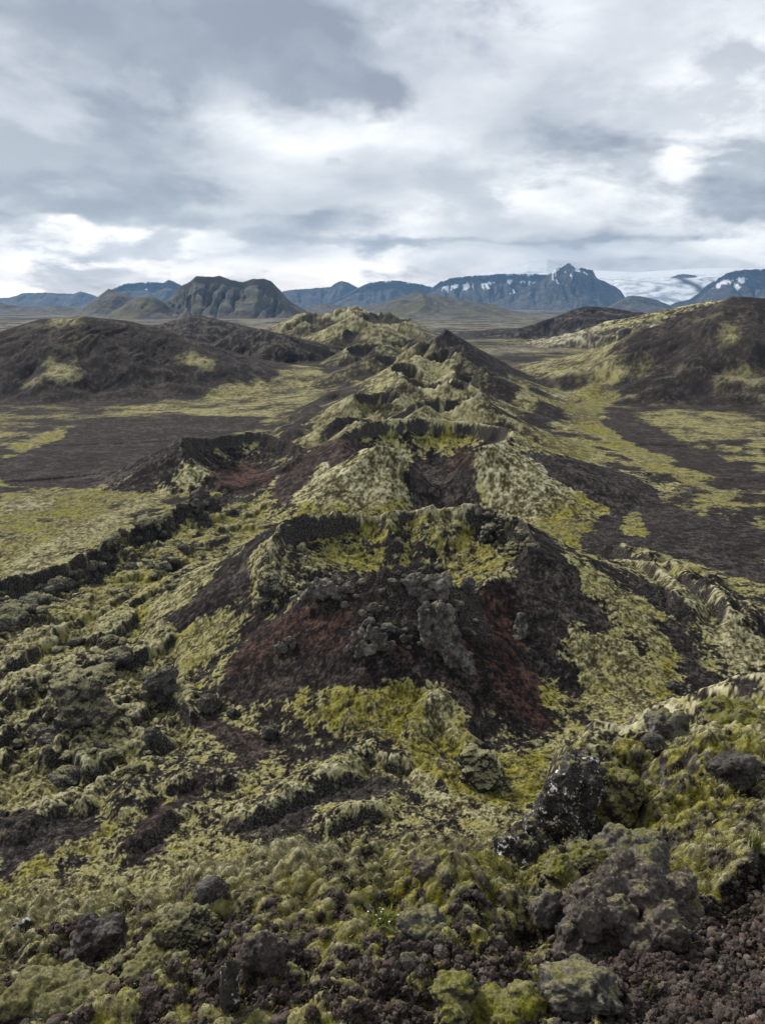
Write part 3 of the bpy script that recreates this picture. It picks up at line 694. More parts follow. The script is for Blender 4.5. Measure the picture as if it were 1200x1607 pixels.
mountain('mountain', 'far blue tableland between the dome and the ice cap', [(540, 464), (560, 452), (578, 444), (600, 441), (625, 440), (640, 444), (665, 446), (690, 455)], 19500, 1300, 1500, 508, grass=.1, snow=(800, .56), cliff=.25, res=1.2)
mountain('hill', 'low olive hill with a pointed top on the middle of the horizon', [(545, 490), (575, 481), (610, 473), (640, 463), (655, 456), (668, 462), (700, 466), (730, 471), (765, 477), (800, 486)], 7500, 900, 900, 509, gul=.25, gl=260, grass=.42)
mountain('hill', 'low dull hill beyond the end of the crater row', [(450, 492), (480, 482), (505, 476), (530, 479), (560, 484), (600, 492)], 8500, 800, 900, 510, gul=.2, gl=260, grass=.35)
mountain('mountain', 'broad blue mountain under the ice cap with snow along its edge', [(650, 474), (672, 460), (690, 441), (706, 436), (735, 432), (770, 430), (800, 428), (840, 429), (880, 431), (930, 440), (960, 460)], 18800, 1500, 1200, 511, gul=.42, gl=480, grass=.15, snow=(740, .8), cliff=.22, res=.9)
mountain('mountain', 'sharp blue peak with snow gullies beside the glacier', [(780, 472), (815, 456), (850, 437), (875, 420), (884, 417), (892, 411), (900, 417), (915, 421), (932, 424), (940, 434), (955, 446), (972, 456), (988, 476)], 17500, 1300, 1300, 512, gul=.36, gl=380, grass=.15, snow=(760, .62), res=.9)
mountain('mountain', 'blue mountain with snow spots at the right end of the horizon', [(1080, 470), (1100, 452), (1120, 440), (1136, 428), (1150, 424), (1180, 421), (1220, 420), (1300, 424), (1400, 450)], 16500, 1200, 1300, 513, gul=.42, gl=420, grass=.15, snow=(600, .62), cliff=.2, res=.9)
mountain('hill', 'dark blue hill in front of the glacier tongue', [(950, 484), (966, 474), (985, 464), (1003, 464), (1030, 470), (1050, 480)], 13000, 600, 700, 514, gul=.2, gl=250, grass=.1)
mountain('mountain', 'small dark rock peak rising out of the glacier', [(1052, 436), (1062, 431), (1075, 430), (1088, 432), (1100, 437)], 19800, 420, 500, 515, gul=.2, gl=200, grass=.05, snow=(900, .1), base_z=560)

def glacier():
    m, nt, b = new_mat('glacier ice'); b.inputs['Roughness'].default_value = .6
    A = N(nt, 'ShaderNodeAttribute', attribute_name='cover'); sa = N(nt, 'ShaderNodeSeparateColor'); nt.links.new(A.outputs['Color'], sa.inputs[0])
    c = mixc(nt, sa.outputs[0], (.92, .93, .94), (.26, .32, .40)); c = mixc(nt, sa.outputs[1], c, (.05, .052, .055)); nt.links.new(c, b.inputs['Base Color'])
    crest = [(600, 468), (650, 450), (690, 441), (740, 431), (790, 419), (812, 414), (830, 410), (858, 407), (872, 411), (885, 416), (930, 424), (1000, 427), (1060, 423), (1130, 420), (1200, 421), (1300, 422), (1450, 440)]
    Yb, Yf = 23500, 16200
    pts = np.array([P(u, v, Yb) for u, v in crest]); step = 34.0
    xs = np.arange(pts[0, 0], pts[-1, 0], step); ys = np.arange(Yf, Yb + 1400, step)
    GX, GY = np.meshgrid(xs.astype(F4), ys.astype(F4))
    ax = GX / GY                                # bearing
    H = np.interp(ax * Yb, pts[:, 0], pts[:, 2])
    Yx = 21300 - 5100 * sstep(.20, .285, ax)
    t = np.clip((Yb - GY) / (Yb - Yx), 0, 1)
    z0 = -95
    Zg = z0 + (H - z0) * np.where(GY > Yb, 1 - ((GY - Yb) / 1400) ** 2, 1 - .55 * t ** .8 - .45 * sstep(.55, 1, t))
    n = .5 * perlin(GX / 420, GY / 700, 601) + .3 * perlin(GX / 130, GY / 260, 602) + .2 * perlin(GX / 60, GY / 60, 603)
    Zg += 34 * n * sstep(0, .2, t) * (1 - t)
    # dark medial moraine curving round the rock peak
    mor = np.interp(t, [.2, .42, .58, .75, 1], [.375, .352, .345, .372, .42])
    mo_ = np.exp(-((ax - mor - .004 * perlin(GX / 500, GY / 500, 604)) / .0065) ** 2) * sstep(.28, .4, t)
    mo2 = np.exp(-((ax - mor - .03) / .003) ** 2) * sstep(.5, .7, t) * .6
    st = np.clip(.3 + .7 * perlin(ax * 70 + 3 * perlin(GX / 900, GY / 900, 607), t * 9, 605) + .5 * perlin(GX / 260, GY / 300, 606) + .4 * perlin(GX / 90, GY / 120, 608), 0, 1) * sstep(.1, .6, t)
    ny, nx = GX.shape; idx = np.arange(ny * nx, dtype=np.int32).reshape(ny, nx)
    q = np.stack([idx[:-1, :-1], idx[:-1, 1:], idx[1:, 1:], idx[1:, :-1]], -1).reshape(-1, 4)
    o = mesh_from('glacier', np.stack([GX, GY, Zg], -1).reshape(-1, 3), q, m, {'cover': np.stack([st, np.clip(mo_ + mo2, 0, 1), st * 0], -1).reshape(-1, 3).astype(F4)})
    set_props(o, 'white glacier flowing from the ice cap with a dark moraine stripe', None, None, 'structure')
glacier()

# ------------------------------------------------------------------ the air
def haze():
    m = bpy.data.materials.new('air'); m.use_nodes = True; nt = m.node_tree; nt.nodes.clear()
    o_ = N(nt, 'ShaderNodeOutputMaterial'); v = N(nt, 'ShaderNodeVolumePrincipled')
    v.inputs['Color'].default_value = (.24, .54, 1.0, 1); v.inputs['Density'].default_value = 2.3e-5; v.inputs['Anisotropy'].default_value = 0
    nt.links.new(v.outputs[0], o_.inputs['Volume'])
    co = np.array([(x, y, z) for z in (-99, 1650) for y in (-1500, 26500) for x in (-27500, 27500)], F4)
    q = np.array([(0, 2, 3, 1), (4, 5, 7, 6), (0, 1, 5, 4), (2, 6, 7, 3), (0, 4, 6, 2), (1, 3, 7, 5)])
    o = mesh_from('haze', co, q, m, smooth=False); set_props(o, 'thin blue haze over the whole plain', None, None, 'stuff')
haze()
# ------------------------------------------------------------------ loose things: lava, stones, plants
_G3 = np.random.RandomState(5).normal(size=(256, 3)); _G3 = (_G3 / np.linalg.norm(_G3, axis=1)[:, None]).astype(F4)
def _h3(ix, iy, iz, seed): return _h(ix + iz * 7919, iy + iz * 104729, seed)
def perlin3(p, seed=0):
    i = np.floor(p).astype(np.int32); f = (p - i).astype(F4); w = f * f * f * (f * (f * 6 - 15) + 10)
    out = 0
    for a in (0, 1):
        for b in (0, 1):
            for c in (0, 1):
                g = _G3[(_h3(i[:, 0] + a, i[:, 1] + b, i[:, 2] + c, seed) & np.uint32(255)).astype(np.intp)]
                d = g[:, 0] * (f[:, 0] - a) + g[:, 1] * (f[:, 1] - b) + g[:, 2] * (f[:, 2] - c)
                out = out + d * (w[:, 0] if a else 1 - w[:, 0]) * (w[:, 1] if b else 1 - w[:, 1]) * (w[:, 2] if c else 1 - w[:, 2])
    return out * 1.5
def worley3(p, seed=0):
    i = np.floor(p).astype(np.int32); f = (p - i).astype(F4)
    f1 = np.full(len(p), 9, F4); f2 = f1.copy()
    for a in (-1, 0, 1):
        for b in (-1, 0, 1):
            for c in (-1, 0, 1):
                h = _h3(i[:, 0] + a, i[:, 1] + b, i[:, 2] + c, seed)
                d = (a + (h & np.uint32(1023)) / 1023 - f[:, 0]) ** 2 + (b + ((h >> np.uint32(10)) & np.uint32(1023)) / 1023 - f[:, 1]) ** 2 + (c + ((h >> np.uint32(20)) & np.uint32(1023)) / 1023 - f[:, 2]) ** 2
                f2 = np.minimum(f2, np.maximum(f1, d)); f1 = np.minimum(f1, d)
    return np.sqrt(f1), np.sqrt(f2)
def rot_m(r):
    q = r.normal(size=4); q /= np.linalg.norm(q); w, x, y, z = q
    return np.array([[1 - 2 * (y * y + z * z), 2 * (x * y - w * z), 2 * (x * z + w * y)], [2 * (x * y + w * z), 1 - 2 * (x * x + z * z), 2 * (y * z - w * x)], [2 * (x * z - w * y), 2 * (y * z + w * x), 1 - 2 * (x * x + y * y)]], F4)
_ico = {}
def ico(n):
    if n not in _ico:
        bm = bmesh.new(); bmesh.ops.create_icosphere(bm, subdivisions=n, radius=1)
        _ico[n] = (np.array([v.co[:] for v in bm.verts], F4), np.array([[v.index for v in f.verts] for f in bm.faces], np.int32)); bm.free()
    return _ico[n]
def rock_shape(seed, n, lump=.38, block=.2, crag=.09, freq=1.25, grain=.022):
    p, t = ico(n)
    o = np.float32(seed * 3.17)
    q = p * freq
    r = 1 + lump * perlin3(q * 1.1 + o, seed)
    f1, f2 = worley3(q * 1.7 + o + .25 * perlin3(q * 3 + o, seed + 1)[:, None], seed + 2)
    r += block * (np.minimum((f2 - f1) * 2, .7) - .35)
    g1, g2 = worley3(q * 4.1 + o, seed + 3)
    r += crag * (np.minimum((g2 - g1) * 2.2, .8) - .4)
    if n > 4:
        k1, k2 = worley3(q * 9 + o, seed + 4); r += crag * .45 * (np.minimum((k2 - k1) * 2.2, .8) - .4)
        r += grain * perlin3(q * 16 + o, seed + 5) + grain * .6 * perlin3(q * 34 + o, seed + 6)
    return p * r[:, None], t

def rock_material(name, moss=0.0, lichen=0.0, base=(.058, .052, .047), light=(.20, .185, .165), red=0.0, scale=6.0, green=.5, vary=False):
    m, nt, b = new_mat(name)
    g = N(nt, 'ShaderNodeNewGeometry')
    def nz(s_, d=6, r=.6, x=0):
        n = N(nt, 'ShaderNodeTexNoise', i_Scale=s_, i_Detail=d, i_Roughness=r); nt.links.new(g.outputs['Position'], n.inputs['Vector']); return n.outputs['Fac']
    a, f = nz(scale * .5), nz(scale * 5, 4, .7)
    v = math_(nt, 'ADD', math_(nt, 'MULTIPLY', a, .55), math_(nt, 'MULTIPLY', f, .45))
    c = ramp(nt, v, [(.36, tuple(x * .22 for x in base)), (.48, base), (.57, tuple((x + y) / 2 for x, y in zip(base, light))), (.68, light)])
    if vary:
        oi = N(nt, 'ShaderNodeObjectInfo'); ta = N(nt, 'ShaderNodeAttribute', attribute_name='tint'); k = math_(nt, 'FRACT', math_(nt, 'ADD', oi.outputs['Random'], ta.outputs['Fac']))
        c = mixc(nt, 1.0, c, ramp(nt, k, [(0.0, (.45, .42, .42)), (.35, (.85, .8, .78)), (.6, (1.15, 1.1, 1.05)), (.75, (1.0, .78, .70)), (.85, (1.2, 1.15, 1.08)), (1.0, (1.8, 1.76, 1.68))]), 'MULTIPLY')
    if red: c = mixc(nt, math_(nt, 'MULTIPLY', ramp(nt, a, [(.4, 0.0), (.6, 1.0)]), red), c, (.065, .034, .028))
    if lichen:
        l1, l2 = nz(scale * 3.2, 7, .62), nz(scale * .9, 3, .5)
        k = ramp(nt, math_(nt, 'ADD', math_(nt, 'MULTIPLY', l1, .7), math_(nt, 'MULTIPLY', l2, .5)), [(.675, 0.0), (.71, 1.0)])
        c = mixc(nt, math_(nt, 'MULTIPLY', k, lichen), c, (.72, .72, .69))
    if moss:
        kk = .72 if scale > 5 else 1.0
        sx = N(nt, 'ShaderNodeSeparateXYZ'); nt.links.new(g.outputs['Normal'], sx.inputs[0])
        up = math_(nt, 'ADD', sx.outputs[2], math_(nt, 'MULTIPLY', math_(nt, 'SUBTRACT', v, .5), 1.6))
        k = ramp(nt, up, [(1.0 - .75 * moss, 0.0), (min(1.0, 1.18 - .75 * moss), 1.0)])
        mp = ramp(nt, f, [(p_, tuple(kk * x for x in c_)) for p_, c_ in ((.3, (.11, .10, .05)), (.5, (.25, .232, .13)), (.7, (.42, .40, .27)))]); mg = ramp(nt, f, [(.3, (.04, .04, .006)), (.5, (.13, .127, .018)), (.7, (.24, .23, .045))])
        c = mixc(nt, k, c, mixc(nt, math_(nt, 'MULTIPLY', ramp(nt, a, [(.35, 0.0), (.6, 1.0)]), green), mp, mg))
    nt.links.new(c, b.inputs['Base Color'])
    bp = N(nt, 'ShaderNodeBump', i_Strength=.6, i_Distance=.25 / scale); nt.links.new(f, bp.inputs['Height']); nt.links.new(bp.outputs[0], b.inputs['Normal'])
    return m
MAT = dict(
    dark=rock_material('dark lava', scale=9), lichen=rock_material('lava with white lichen', moss=.25, lichen=.95, base=(.045, .041, .039), light=(.15, .14, .13), scale=9), grey=rock_material('grey lava', moss=.35, base=(.10, .092, .082), light=(.28, .26, .235), scale=9, green=.5),
    mossy=rock_material('mossy lava', moss=.85, scale=9, green=.5), bright=rock_material('bright moss on lava', moss=1.0, scale=9, green=1.0), crust=rock_material('brown lava crust', moss=.12, base=(.082, .070, .063), light=(.23, .205, .18), red=.25, scale=9),
    scoria=rock_material('scoria stone', base=(.068, .058, .053), light=(.21, .19, .175), red=.25, scale=30, vary=True), far=rock_material('broken lava block', moss=.8, base=(.055, .05, .045), light=(.24, .225, .20), scale=.9, green=.15),
    spatter=rock_material('grey spatter lava crust', moss=.1, base=(.085, .078, .07), light=(.33, .31, .275), scale=1.3),
    fardark=rock_material('grey spatter lava', moss=.08, base=(.065, .06, .055), light=(.25, .235, .21), scale=.9), farmoss=rock_material('moss covered lava block', moss=.95, base=(.04, .036, .033), light=(.15, .14, .12), scale=.9, green=.15))

HITF = np.maximum.accumulate(Z / RR, axis=0)
def hit(u, v):
    dv = v - CV
    x, y, z = u - CU, FL * cP - dv * sP, -FL * sP - dv * cP
    az = math.atan2(x, y); el = z / math.hypot(x, y)
    j = int(np.clip(np.searchsorted(phi, az), 0, NC - 1)); i = min(int(np.searchsorted(HITF[:, j], el)), NR - 1)
    return i, j
def gpos(u, v):
    i, j = hit(u, v); return np.array([X[i, j], Y[i, j], Z[i, j]], float), float(np.sqrt(X[i, j] ** 2 + Y[i, j] ** 2 + Z[i, j] ** 2))
def link_mesh(name, co, tris, mat, parent=None):
    o = mesh_from(name, co, tris, mat); 
    if parent: o.parent = parent
    return o
def vnoise_disp(co, nrm, size, seed, a1=.10, a2=.05, a3=.02):
    q = co / size
    f1, f2 = worley3(q * 2.2 + .2 * perlin3(q * 4, seed)[:, None] + seed, seed); d = a1 * (np.minimum((f2 - f1) * 2, .8) - .4) + .5 * a1 * perlin3(q * 3 + seed, seed + 1)
    f1, f2 = worley3(q * 6 + seed, seed + 2); d += a2 * (np.minimum((f2 - f1) * 2, .8) - .4)
    d += a3 * perlin3(q * 14 + seed, seed + 3) + .6 * a3 * perlin3(q * 30 + seed, seed + 4)
    return co + nrm * (d * size)[:, None]
def outcrop_shape(seed, chunks, dims, vox=46, taper=.35, lean=0.0, cs_=1.0, tall=1.0):
    """a heap of lava chunks fused into one surface, inside dims (half sizes)"""
    r = np.random.RandomState(seed); w, dp, h = dims; cs, ts, n = [], [], 0
    bases = [rock_shape(seed * 13 + k, 3, block=.22, crag=.1, lump=.3) for k in range(5)]
    for k in range(chunks):
        c, t = bases[k % 5]
        zz = r.uniform(-.75, .7); lim = 1 - taper * (zz + .75) / 1.45
        x, y = r.uniform(-.8, .8) * lim, r.uniform(-.8, .8) * lim
        s_ = (w * dp * h) ** (1 / 3) * (1.9 / chunks ** (1 / 3)) * r.uniform(.55, 1.05) * cs_
        cc = ((c * (s_ * np.array([1, r.uniform(.6, 1), r.uniform(.6, 1.1)], F4))) @ rot_m(r).T) * np.array([1, 1, tall], F4) + np.array([x * w + lean * zz * h, y * dp, zz * h], F4)
        cs.append(cc); ts.append(t + n); n += len(cc)
    me = bpy.data.meshes.new('tmp'); co = np.concatenate(cs); tr = np.concatenate(ts)
    me.from_pydata(co.tolist(), [], tr.tolist()); o = bpy.data.objects.new('tmp', me); col.objects.link(o)
    md = o.modifiers.new('r', 'REMESH'); md.mode = 'VOXEL'; md.voxel_size = 2 * max(w, h) / vox
    dg = bpy.context.evaluated_depsgraph_get(); m2 = bpy.data.meshes.new_from_object(o.evaluated_get(dg))
    bpy.data.objects.remove(o); bpy.data.meshes.remove(me)
    bm = bmesh.new(); bm.from_mesh(m2); bmesh.ops.subdivide_edges(bm, edges=bm.edges, cuts=1, use_grid_fill=True) if vox < 40 else None
    for _ in range(1): bmesh.ops.smooth_vert(bm, verts=bm.verts, factor=.5, use_axis_x=True, use_axis_y=True, use_axis_z=True)
    bmesh.ops.triangulate(bm, faces=bm.faces); bm.to_mesh(m2); bm.free()
    nv = len(m2.vertices); co = np.empty(nv * 3, F4); m2.vertices.foreach_get('co', co); nr = np.empty(nv * 3, F4); m2.vertex_normals.foreach_get('vector', nr)
    tri = np.empty(len(m2.loops), np.int32); m2.loops.foreach_get('vertex_index', tri)
    bpy.data.meshes.remove(m2)
    return vnoise_disp(co.reshape(-1, 3), nr.reshape(-1, 3), min(w, h), seed), tri.reshape(-1, 3)
def lava(name, label, cat, u, v, wpx, hpx, seed, mat, n=5, depth=.8, sink=.28, lean=0.0, rz=None, group=None, chunks=0, taper=.35, vox=46, cs_=1.0, tall=1.0, **kw):
    """a rock whose middle is seen at (u, v), wpx by hpx across, resting in the ground there"""
    p, dist = gpos(u, v + hpx * .45)
    w, h = wpx / FL * dist / 2, hpx / FL * dist / 2
    if chunks: co, t = outcrop_shape(seed, chunks, (w * .95, w * depth, h), vox, taper, lean, cs_, tall); rz = 0
    else:
        co, t = rock_shape(seed, n, **kw)
        co = co * np.array([w, w * depth, h * 1.15], F4)
        co[:, 0] += lean * co[:, 2]
    a = (seed * 1.7) % 6.28 if rz is None else rz
    a0 = math.atan2(-p[0], p[1]) + (a if rz is not None else 0)
    ca, sa = math.cos(a0), math.sin(a0)
    co = np.stack([co[:, 0] * ca - co[:, 1] * sa, co[:, 0] * sa + co[:, 1] * ca, co[:, 2]], -1)
    o = link_mesh(name, co, t, MAT[mat]); o.location = (p[0], p[1], p[2] + h * (1 - 2 * sink * .6))
    return set_props(o, label, cat, group)
LAVA = [
 # on the brow
 ('lava_outcrop', 'black jagged lava wall speckled with white lichen at the edge of the brow', 'lava rock', 888, 1240, 92, 175, 11, 'lichen', 6, dict(depth=.6, lean=.3, chunks=46, taper=.45, vox=80)),
 ('lava_outcrop', 'big brown lava crust with a dark hollow under it, among the scree', 'lava rock', 985, 1435, 190, 120, 12, 'crust', 6, dict(depth=.7, chunks=60, taper=.15, vox=80)),
 ('boulder', 'smooth round grey boulder under a green moss bank', 'rock', 860, 1428, 46, 56, 13, 'grey', 5, dict(block=0.12)),
 ('boulder', 'grey boulder with a moss cap beside the small white flowers', 'rock', 660, 1458, 80, 52, 14, 'grey', 5, dict(block=0.22)),
 ('boulder', 'brown grey lava lump between two moss banks left of the white lichen stone', 'rock', 412, 1490, 62, 50, 15, 'crust', 5, dict(block=0.22)),
 ('boulder', 'narrow upright stone coated with white lichen', 'rock', 362, 1545, 26, 84, 16, 'lichen', 5, dict(block=0.22, lump=.25)),
 ('boulder', 'low moss covered hump at the very bottom of the scree', 'rock', 775, 1585, 190, 74, 17, 'bright', 6, dict(chunks=34, taper=.2, depth=.6, sink=.75, vox=70)),
 ('boulder', 'flat pale grey lava slab below the big brown crust', 'rock', 905, 1545, 105, 46, 18, 'grey', 5, dict(block=0.22)),
 ('boulder', 'bright moss shoulder leaning against the lichen speckled lava wall', 'rock', 955, 1222, 100, 120, 61, 'bright', 6, dict(chunks=30, taper=.3, depth=.9, sink=.7, vox=66)),
 ('boulder', 'rounded yellow green moss hump left of the grey lava rocks', 'rock', 895, 1350, 95, 78, 19, 'bright', 6, dict(chunks=20, taper=.3, depth=.8, sink=.7, vox=60)),
 ('boulder', 'grey lava rock above the scree with a bit of moss on its left', 'rock', 985, 1345, 120, 56, 20, 'grey', 6, dict(chunks=30)),
 ('boulder', 'grey lava lump with bright white lichen spots below the lichen wall', 'rock', 808, 1336, 62, 50, 21, 'lichen', 5, dict(block=0.20)),
 ('boulder', 'small grey stones heap on the skyline of the brow', 'rock', 1050, 1140, 70, 40, 22, 'grey', 5, dict(chunks=30)),
 ('boulder', 'dark round stone sitting in the gap of the brow skyline', 'rock', 1022, 1166, 34, 26, 23, 'dark', 5, dict(block=0.22)),
 ('boulder', 'bright green moss hump at the right end of the skyline', 'rock', 1150, 1112, 110, 40, 24, 'bright', 6, dict(chunks=24, taper=.3, depth=.6, sink=.75, vox=60)),
 ('boulder', 'dark rough lava pair at the right edge amid bright moss', 'rock', 1150, 1208, 64, 44, 25, 'dark', 5, dict(block=0.22)),
 ('boulder', 'black broken lava lump peeking out of the moss on the lower left', 'rock', 165, 1475, 90, 52, 26, 'dark', 6, dict(chunks=30)),
 ('boulder', 'dark lava lump with a tan moss side behind the grey boulders', 'rock', 300, 1460, 76, 56, 27, 'mossy', 6, dict(block=0.22)),
 ('boulder', 'long tan moss bank lying across the lower left corner', 'rock', 110, 1560, 210, 60, 28, 'mossy', 6, dict(chunks=34, taper=.2, depth=.6, sink=.75, vox=70)),
 ('boulder', 'tan moss bank above the dark rubble on the lower left', 'rock', 235, 1500, 120, 44, 29, 'mossy', 6, dict(chunks=24, taper=.2, depth=.6, sink=.75, vox=60)),
 ('boulder', 'dark lava lump sticking out of the moss slope under the curved black bank', 'rock', 330, 1395, 46, 30, 30, 'dark', 5, dict(block=0.22)),
 ('boulder', 'small rock with white lichen alone on the left moss slope', 'rock', 36, 1452, 24, 18, 31, 'lichen', 4, {}),
 ('boulder', 'reddish brown lava knob on the moss bank right of the white flowers', 'rock', 672, 1362, 48, 32, 32, 'crust', 5, dict(block=0.22)),
 ('boulder', 'small pale stone at the edge of the scree by a grass tuft', 'rock', 640, 1505, 26, 18, 33, 'grey', 4, {}),
 # in the hollow
 ('boulder', 'dark round boulder alone on the bare ground of the hollow', 'rock', 424, 1148, 26, 18, 41, 'fardark', 4, {}),
 ('boulder', 'small black boulder beside the reddish bare patch', 'rock', 364, 1119, 18, 12, 42, 'fardark', 4, {}),
 ('boulder', 'grey lava heap at the top of the reddish bare patch', 'rock', 330, 1100, 34, 24, 43, 'fardark', 5, dict(chunks=30)),
 ('lava_outcrop', 'black broken lava heap standing on the green ground left of the crater', 'lava rock', 252, 1072, 52, 52, 44, 'fardark', 6, dict(chunks=30)),
 ('lava_outcrop', 'tall mossy lava pile with a black face on the left lava field', 'lava rock', 130, 1090, 90, 84, 45, 'far', 6, dict(chunks=30)),
 ('lava_outcrop', 'mossy lava knoll at the foot of the crater scree', 'lava rock', 755, 1195, 66, 62, 46, 'farmoss', 6, dict(chunks=30)),
 ('boulder', 'dark stone low on the moss flank right of the crater', 'rock', 1052, 1076, 14, 12, 47, 'fardark', 4, {}),
 # spatter lava on the front of the near crater
 ('lava_outcrop', 'thick grey lava column hanging down the crater front from its rim', 'lava rock', 690, 955, 66, 130, 51, 'spatter', 6, dict(chunks=70, depth=.32, lean=-.15, sink=.62, taper=-.1, cs_=.8, tall=1.5, vox=70)),
 ('lava_outcrop', 'crusty grey lava mass on the middle of the crater rim', 'lava rock', 668, 912, 90, 50, 52, 'spatter', 6, dict(chunks=60, depth=.4, sink=.5, taper=.1, cs_=.8, vox=64)),
 ('lava_outcrop', 'clustered lava tongues below the rim on the red scree', 'lava rock', 582, 985, 96, 74, 53, 'spatter', 6, dict(chunks=60, depth=.22, sink=.72, taper=-.1, cs_=.62, tall=1.7, vox=70)),
 ('lava_outcrop', 'long dark lava lip along the left part of the front rim', 'lava rock', 530, 918, 130, 30, 54, 'spatter', 6, dict(chunks=60, depth=.3, lean=.2, sink=.5, taper=.1, cs_=.8, vox=70)),
 ('lava_outcrop', 'lumpy grey lava trail low on the right of the red front', 'lava rock', 718, 1015, 58, 66, 55, 'spatter', 6, dict(chunks=50, depth=.25, sink=.7, taper=0, cs_=.7, tall=1.4, lean=-.3, vox=60)),
 ('lava_outcrop', 'light grey lava rib standing right of the red gully', 'lava rock', 815, 970, 24, 60, 56, 'spatter', 5, dict(chunks=24, depth=.5, sink=.6, cs_=.9, tall=1.4)),
 ('lava_outcrop', 'small broken lava clump on the left of the dark red scree', 'lava rock', 450, 1002, 46, 34, 57, 'spatter', 5, dict(chunks=26, depth=.3, sink=.7, cs_=.7, tall=1.3)),
 ('boulder', 'black round block perched in the notch of the crater rim', 'rock', 733, 920, 22, 24, 58, 'fardark', 5, dict(block=.2)),
 ('lava_outcrop', 'mossy lava crags on the left shoulder of the near crater', 'lava rock', 425, 905, 56, 64, 59, 'far', 6, dict(chunks=40, depth=.4, sink=.62, cs_=.8, vox=60)),
 ('lava_outcrop', 'dark lava crags on the right rim of the near crater', 'lava rock', 775, 828, 64, 26, 60, 'far', 6, dict(chunks=40, depth=.4, sink=.6, cs_=.8, vox=60)),
]
for nm, lab, cat, u, v, w, h, sd_, mt, n, kw in LAVA: lava(nm, lab, cat, u, v, w, h, sd_, mt, n, **kw)

# broken blocks fallen from the plateau edge and in the lava field: each a thing, shapes shared
rnd = random.Random(21)
far_shapes = [outcrop_shape(70 + k, 5 + k, (1, .8, .75), 26, .2, cs_=1.25) for k in range(7)]
def scatter_blocks(spots, lab, grp, mats, name='lava_block'):
    protos = {}
    for (u, v, px, yy) in spots:
        p, dist = gpos(u, v); k = rnd.randrange(7); mt = rnd.choice(mats)
        if (k, mt) not in protos:
            o = link_mesh(name, far_shapes[k][0], far_shapes[k][1], MAT[mt]); protos[(k, mt)] = o
        else:
            o = protos[(k, mt)].copy(); col.objects.link(o)
        s_ = px / FL * dist / 2
        o.location = (p[0], p[1], p[2] + s_ * .25); o.scale = (s_ * rnd.uniform(.8, 1.3), s_ * rnd.uniform(.8, 1.3), s_ * rnd.uniform(.6, 1.0)); o.rotation_euler = (rnd.uniform(-.3, .3), rnd.uniform(-.3, .3), rnd.uniform(0, 6.28))
        set_props(o, lab, 'lava block', grp)
def along(pts, n, jx, jy, s0, s1):
    out = []
    for _ in range(n):
        k = rnd.randrange(len(pts) - 1); t = rnd.random(); a, b = pts[k], pts[k + 1]
        out.append((a[0] + (b[0] - a[0]) * t + rnd.gauss(0, jx), a[1] + (b[1] - a[1]) * t + rnd.gauss(0, jy), rnd.uniform(s0, s1) * (1 if rnd.random() < .75 else 1.6), 0))
    return out
scatter_blocks(along([(0, 978), (30, 962), (60, 945), (100, 915)], 20, 5, 6, 9, 24), 'big dark lava block piled under the near end of the long broken plateau edge', 'lava blocks under the near plateau edge', ['fardark', 'far', 'fardark'])
scatter_blocks(along([(0, 985), (60, 955), (110, 912), (160, 885), (220, 845), (275, 808), (320, 785)], 44, 5, 8, 6, 18), 'dark lava block tumbled at the foot of the long broken plateau edge', 'lava blocks under the plateau edge', ['fardark', 'far', 'fardark'])
scatter_blocks([(rnd.uniform(5, 260), rnd.uniform(1000, 1230), 7 + 26 * rnd.random() ** 2.2, 0) for _ in range(46)], 'mossy broken lava block in the rough field left of the near crater', 'lava blocks in the left lava field', ['far', 'farmoss', 'fardark'])
scatter_blocks(along([(210, 845), (260, 880), (230, 905), (180, 950), (330, 830), (390, 790)], 20, 18, 12, 6, 18), 'lava block in the mossy trough between the plateau edge and the near crater', 'lava blocks in the mossy trough', ['far', 'fardark'])
scatter_blocks(along([(500, 935), (560, 915), (640, 905), (700, 925), (690, 975), (720, 1015), (600, 985), (560, 960)], 70, 16, 14, 5, 15), 'grey spatter lava lump stuck on the front of the near crater', 'spatter lumps on the crater front', ['fardark'])
scatter_blocks(along([(390, 860), (430, 900), (450, 940), (470, 870), (440, 840)], 12, 10, 10, 5, 14), 'rough lava lump on the left shoulder of the near crater', 'lava lumps on the left shoulder', ['far', 'farmoss'])
scatter_blocks(along([(745, 815), (790, 815), (825, 850), (810, 880), (760, 840)], 26, 9, 6, 5, 13), 'dark lava lump along the right rim of the near crater', 'lava lumps on the right rim', ['fardark', 'far'])

